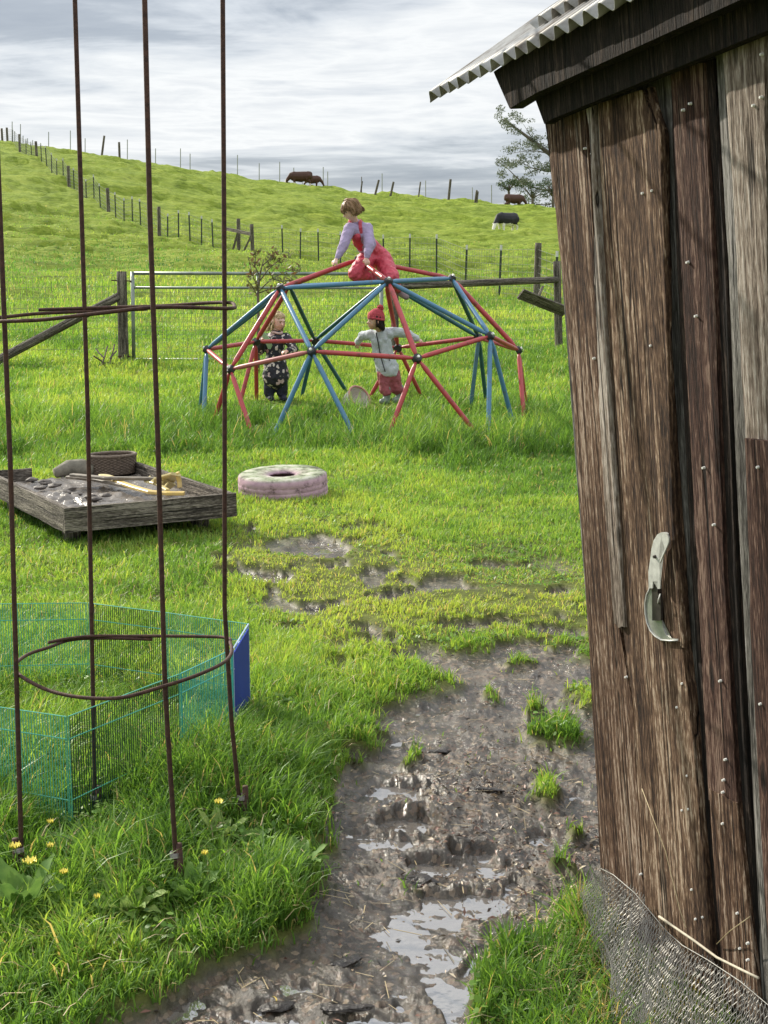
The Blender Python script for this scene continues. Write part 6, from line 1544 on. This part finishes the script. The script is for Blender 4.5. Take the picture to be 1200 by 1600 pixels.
# bark chips and sticks with a shape of their own in the mud
M_BARKC = mat('dark_wet_bark', (0.035, 0.026, 0.02), .3, 0, 30, .5, bump=.8)
for k, (x, y, l_, w_, ang, lab) in enumerate([(545, 1571, .060, .014, .05, 'long dark piece of bark lying in the mud at the bottom of the picture'), (432, 1560, .04, .02, .3, 'small dark bark chip at the bottom left of the mud'), (686, 1170, .04, .014, .0, 'dark flat chip in the middle of the muddy path'),
        (762, 1243, .05, .012, -.2, 'dark splinter on the crumbly mud near the shed'), (655, 1368, .05, .035, .2, 'dark clod of mud standing at the edge of the long puddle'), (540, 1495, .04, .02, .6, 'dark bark chip left of the long puddle'), (870, 1585, .03, .012, .2, 'small bark chip in the grass right of the mud')]):
    p = onz(x, y, 0); p.z = gz(p.x, p.y) + .006; bm = bmesh.new(); bmesh.ops.create_icosphere(bm, subdivisions=3, radius=1)
    for v in bm.verts:
        n_ = 1 + .35 * mnoise.noise(v.co * 1.8 + Vector((k * 5, 0, 0))); v.co = Vector((v.co.x * l_ * n_, v.co.y * w_ * n_, v.co.z * (.006 if k != 4 else .022) * n_)); v.co = Matrix.Rotation(ang, 3, 'Z') @ v.co + p
    o = bm_obj('bark_chip', bm, M_BARKC, None); tag(o, lab, 'bark')
# fine litter: dead leaves, straw bits and crumbs over the mud (uncountable)
r = np.random.default_rng(77); n = 30000
Yl = 2.25 + (6.4 - 2.25) * r.random(n) ** 1.3; Xl = -1.1 + 2.3 * r.random(n)
ml, pl_ = masks(Xl, Yl); pxl, pyl = proj(Xl, Yl, base_h(Xl, Yl))
dens = (ml > .6) * (.10 + .9 * sstep(-60, 60, sdist(pxl, pyl, [(780, 1280), (960, 1240), (960, 1420), (850, 1440), (760, 1480), (700, 1480), (760, 1400), (640, 1330), (600, 1260), (680, 1180), (830, 1180), (900, 1260)]))) * (1 - .8 * pl_)
kp = r.random(n) < dens; Xl, Yl = Xl[kp], Yl[kp]; n = len(Xl); Zl = ground_h(Xl, Yl) + .003 + .004 * r.random(n)
a = r.random(n) * 6.283; el_ = r.normal(size=n) * .35; ln_ = .004 + .012 * r.random(n) ** 2; wd_ = .0016 + .0035 * r.random(n)
dx_ = np.stack([np.cos(a) * np.cos(el_), np.sin(a) * np.cos(el_), np.sin(el_)], 1) * ln_[:, None]; el2 = r.normal(size=n) * .5
dy_ = np.stack([-np.sin(a) * np.cos(el2), np.cos(a) * np.cos(el2), np.sin(el2)], 1) * wd_[:, None]; c_ = np.stack([Xl, Yl, Zl], 1); up3 = np.array([0, 0, .0025])
V = np.stack([c_ - dx_, c_ - dy_ + up3, c_ + dx_, c_ + dy_ + up3], 1).reshape(-1, 3); me = np_mesh('litter', V, np.arange(n * 4).reshape(-1, 4))
pal = np.array([[.07, .045, .03], [.16, .10, .065], [.26, .19, .12], [.36, .29, .19], [.04, .03, .025], [.20, .10, .07]]); cc_ = pal[r.integers(0, 6, n)]; vcol(me, 'chip', np.repeat(cc_, 4, 0).astype(np.float32))
m_lit, nt, b, out = newmat('leaf_litter'); at_ = N(nt, 'ShaderNodeAttribute', attribute_name='chip'); nt.links.new(at_.outputs['Color'], b.inputs['Base Color']); b.inputs['Roughness'].default_value = .5
o = link_mesh('leaf_litter', me, m_lit); tag(o, 'brown leaf litter and bark crumbs scattered over the muddy path', 'litter', kind='stuff')
# low clover and creeping ground cover between the blades (uncountable)
r = np.random.default_rng(91); n = 60000
Yl = 2.3 + 6.5 * r.random(n) ** 1.4; Xl = (r.random(n) * 2 - 1) * (.31 * Yl + .4); ml, pl_ = masks(Xl, Yl)
kp = (ml < .35) & (fbm(Xl * 1.6, Yl * 1.6, 301, 4, .6) > .53); Xl, Yl = Xl[kp], Yl[kp]; n = len(Xl); Zl = ground_h(Xl, Yl) + .012 + .055 * r.random(n) * (Yl < 5)
a = r.random(n) * 6.283; s_ = (.004 + .006 * r.random(n))[:, None]; tl1 = r.normal(size=n) * .4; tl2 = r.normal(size=n) * .4
dx_ = np.stack([np.cos(a), np.sin(a), tl1], 1) * s_; dy_ = np.stack([-np.sin(a), np.cos(a), tl2], 1) * s_ * .8; c_ = np.stack([Xl, Yl, Zl], 1)
V = np.stack([c_ - dx_, c_ - dx_ * .5 - dy_ * .9, c_ + dx_ * .5 - dy_, c_ + dx_, c_ + dx_ * .5 + dy_, c_ - dx_ * .5 + dy_ * .9], 1).reshape(-1, 3); me = np_mesh('ground_cover', V, np.arange(n * 6).reshape(-1, 6))
cc_ = (np.array([[.12, .24, .05]]) * (.7 + .9 * r.random((n, 1))) + r.random((n, 1)) * np.array([[.06, .05, .0]])); vcol(me, 'blade', np.repeat(cc_, 6, 0).astype(np.float32))
o = link_mesh('ground_cover', me, m_grass); tag(o, 'clover and creeping ground cover growing low in the near grass', 'ground cover', kind='stuff')
# dead straw lying in the near grass and round the foot of the shed (uncountable)
n = 3800; Yl = 2.3 + 5.5 * r.random(n) ** 1.3; Xl = (r.random(n) * 2 - 1) * (.31 * Yl + .3)
k_ = n // 3; Xl[:k_] = .35 + .42 * r.random(k_); Yl[:k_] = 2.5 + .75 * r.random(k_); Zl = ground_h(Xl, Yl) + .012 + .05 * r.random(n); ml, pl_ = masks(Xl, Yl); kp = (ml < .4) | (r.random(n) < .35); Xl, Yl, Zl, ml = Xl[kp], Yl[kp], Zl[kp], ml[kp]; n = len(Xl); Zl = np.where(ml > .4, ground_h(Xl, Yl) + .004, Zl)
a = r.random(n) * 6.283; ln_ = (.012 + .034 * r.random(n)); d = np.stack([np.cos(a), np.sin(a), r.normal(size=n) * .22 * (ml < .4)], 1) * ln_[:, None]; w_ = np.stack([-np.sin(a), np.cos(a), np.zeros(n)], 1) * .0011
mid = np.stack([Xl, Yl, Zl + .3 * ln_ * (ml < .4)], 1); c_ = np.stack([Xl, Yl, Zl], 1)
V = np.stack([c_ - d - w_, c_ - d + w_, mid + w_, mid - w_, c_ + d + w_, c_ + d - w_], 1).reshape(-1, 3); b6 = (np.arange(n) * 6)[:, None]
F = np.concatenate([b6 + np.array([[0, 1, 2, 3]]), b6 + np.array([[3, 2, 4, 5]])]); me = np_mesh('dead_straw', V, F)
cc_ = np.array([[.42, .33, .18]]) * (.45 + .8 * r.random((n, 1))); vcol(me, 'chip', np.repeat(cc_, 6, 0).astype(np.float32))
o = link_mesh('dead_straw', me, m_lit); tag(o, 'pale dead straw lying through the near grass and round the foot of the shed', 'straw', kind='stuff')
# dry grass matted round the foot of the shed
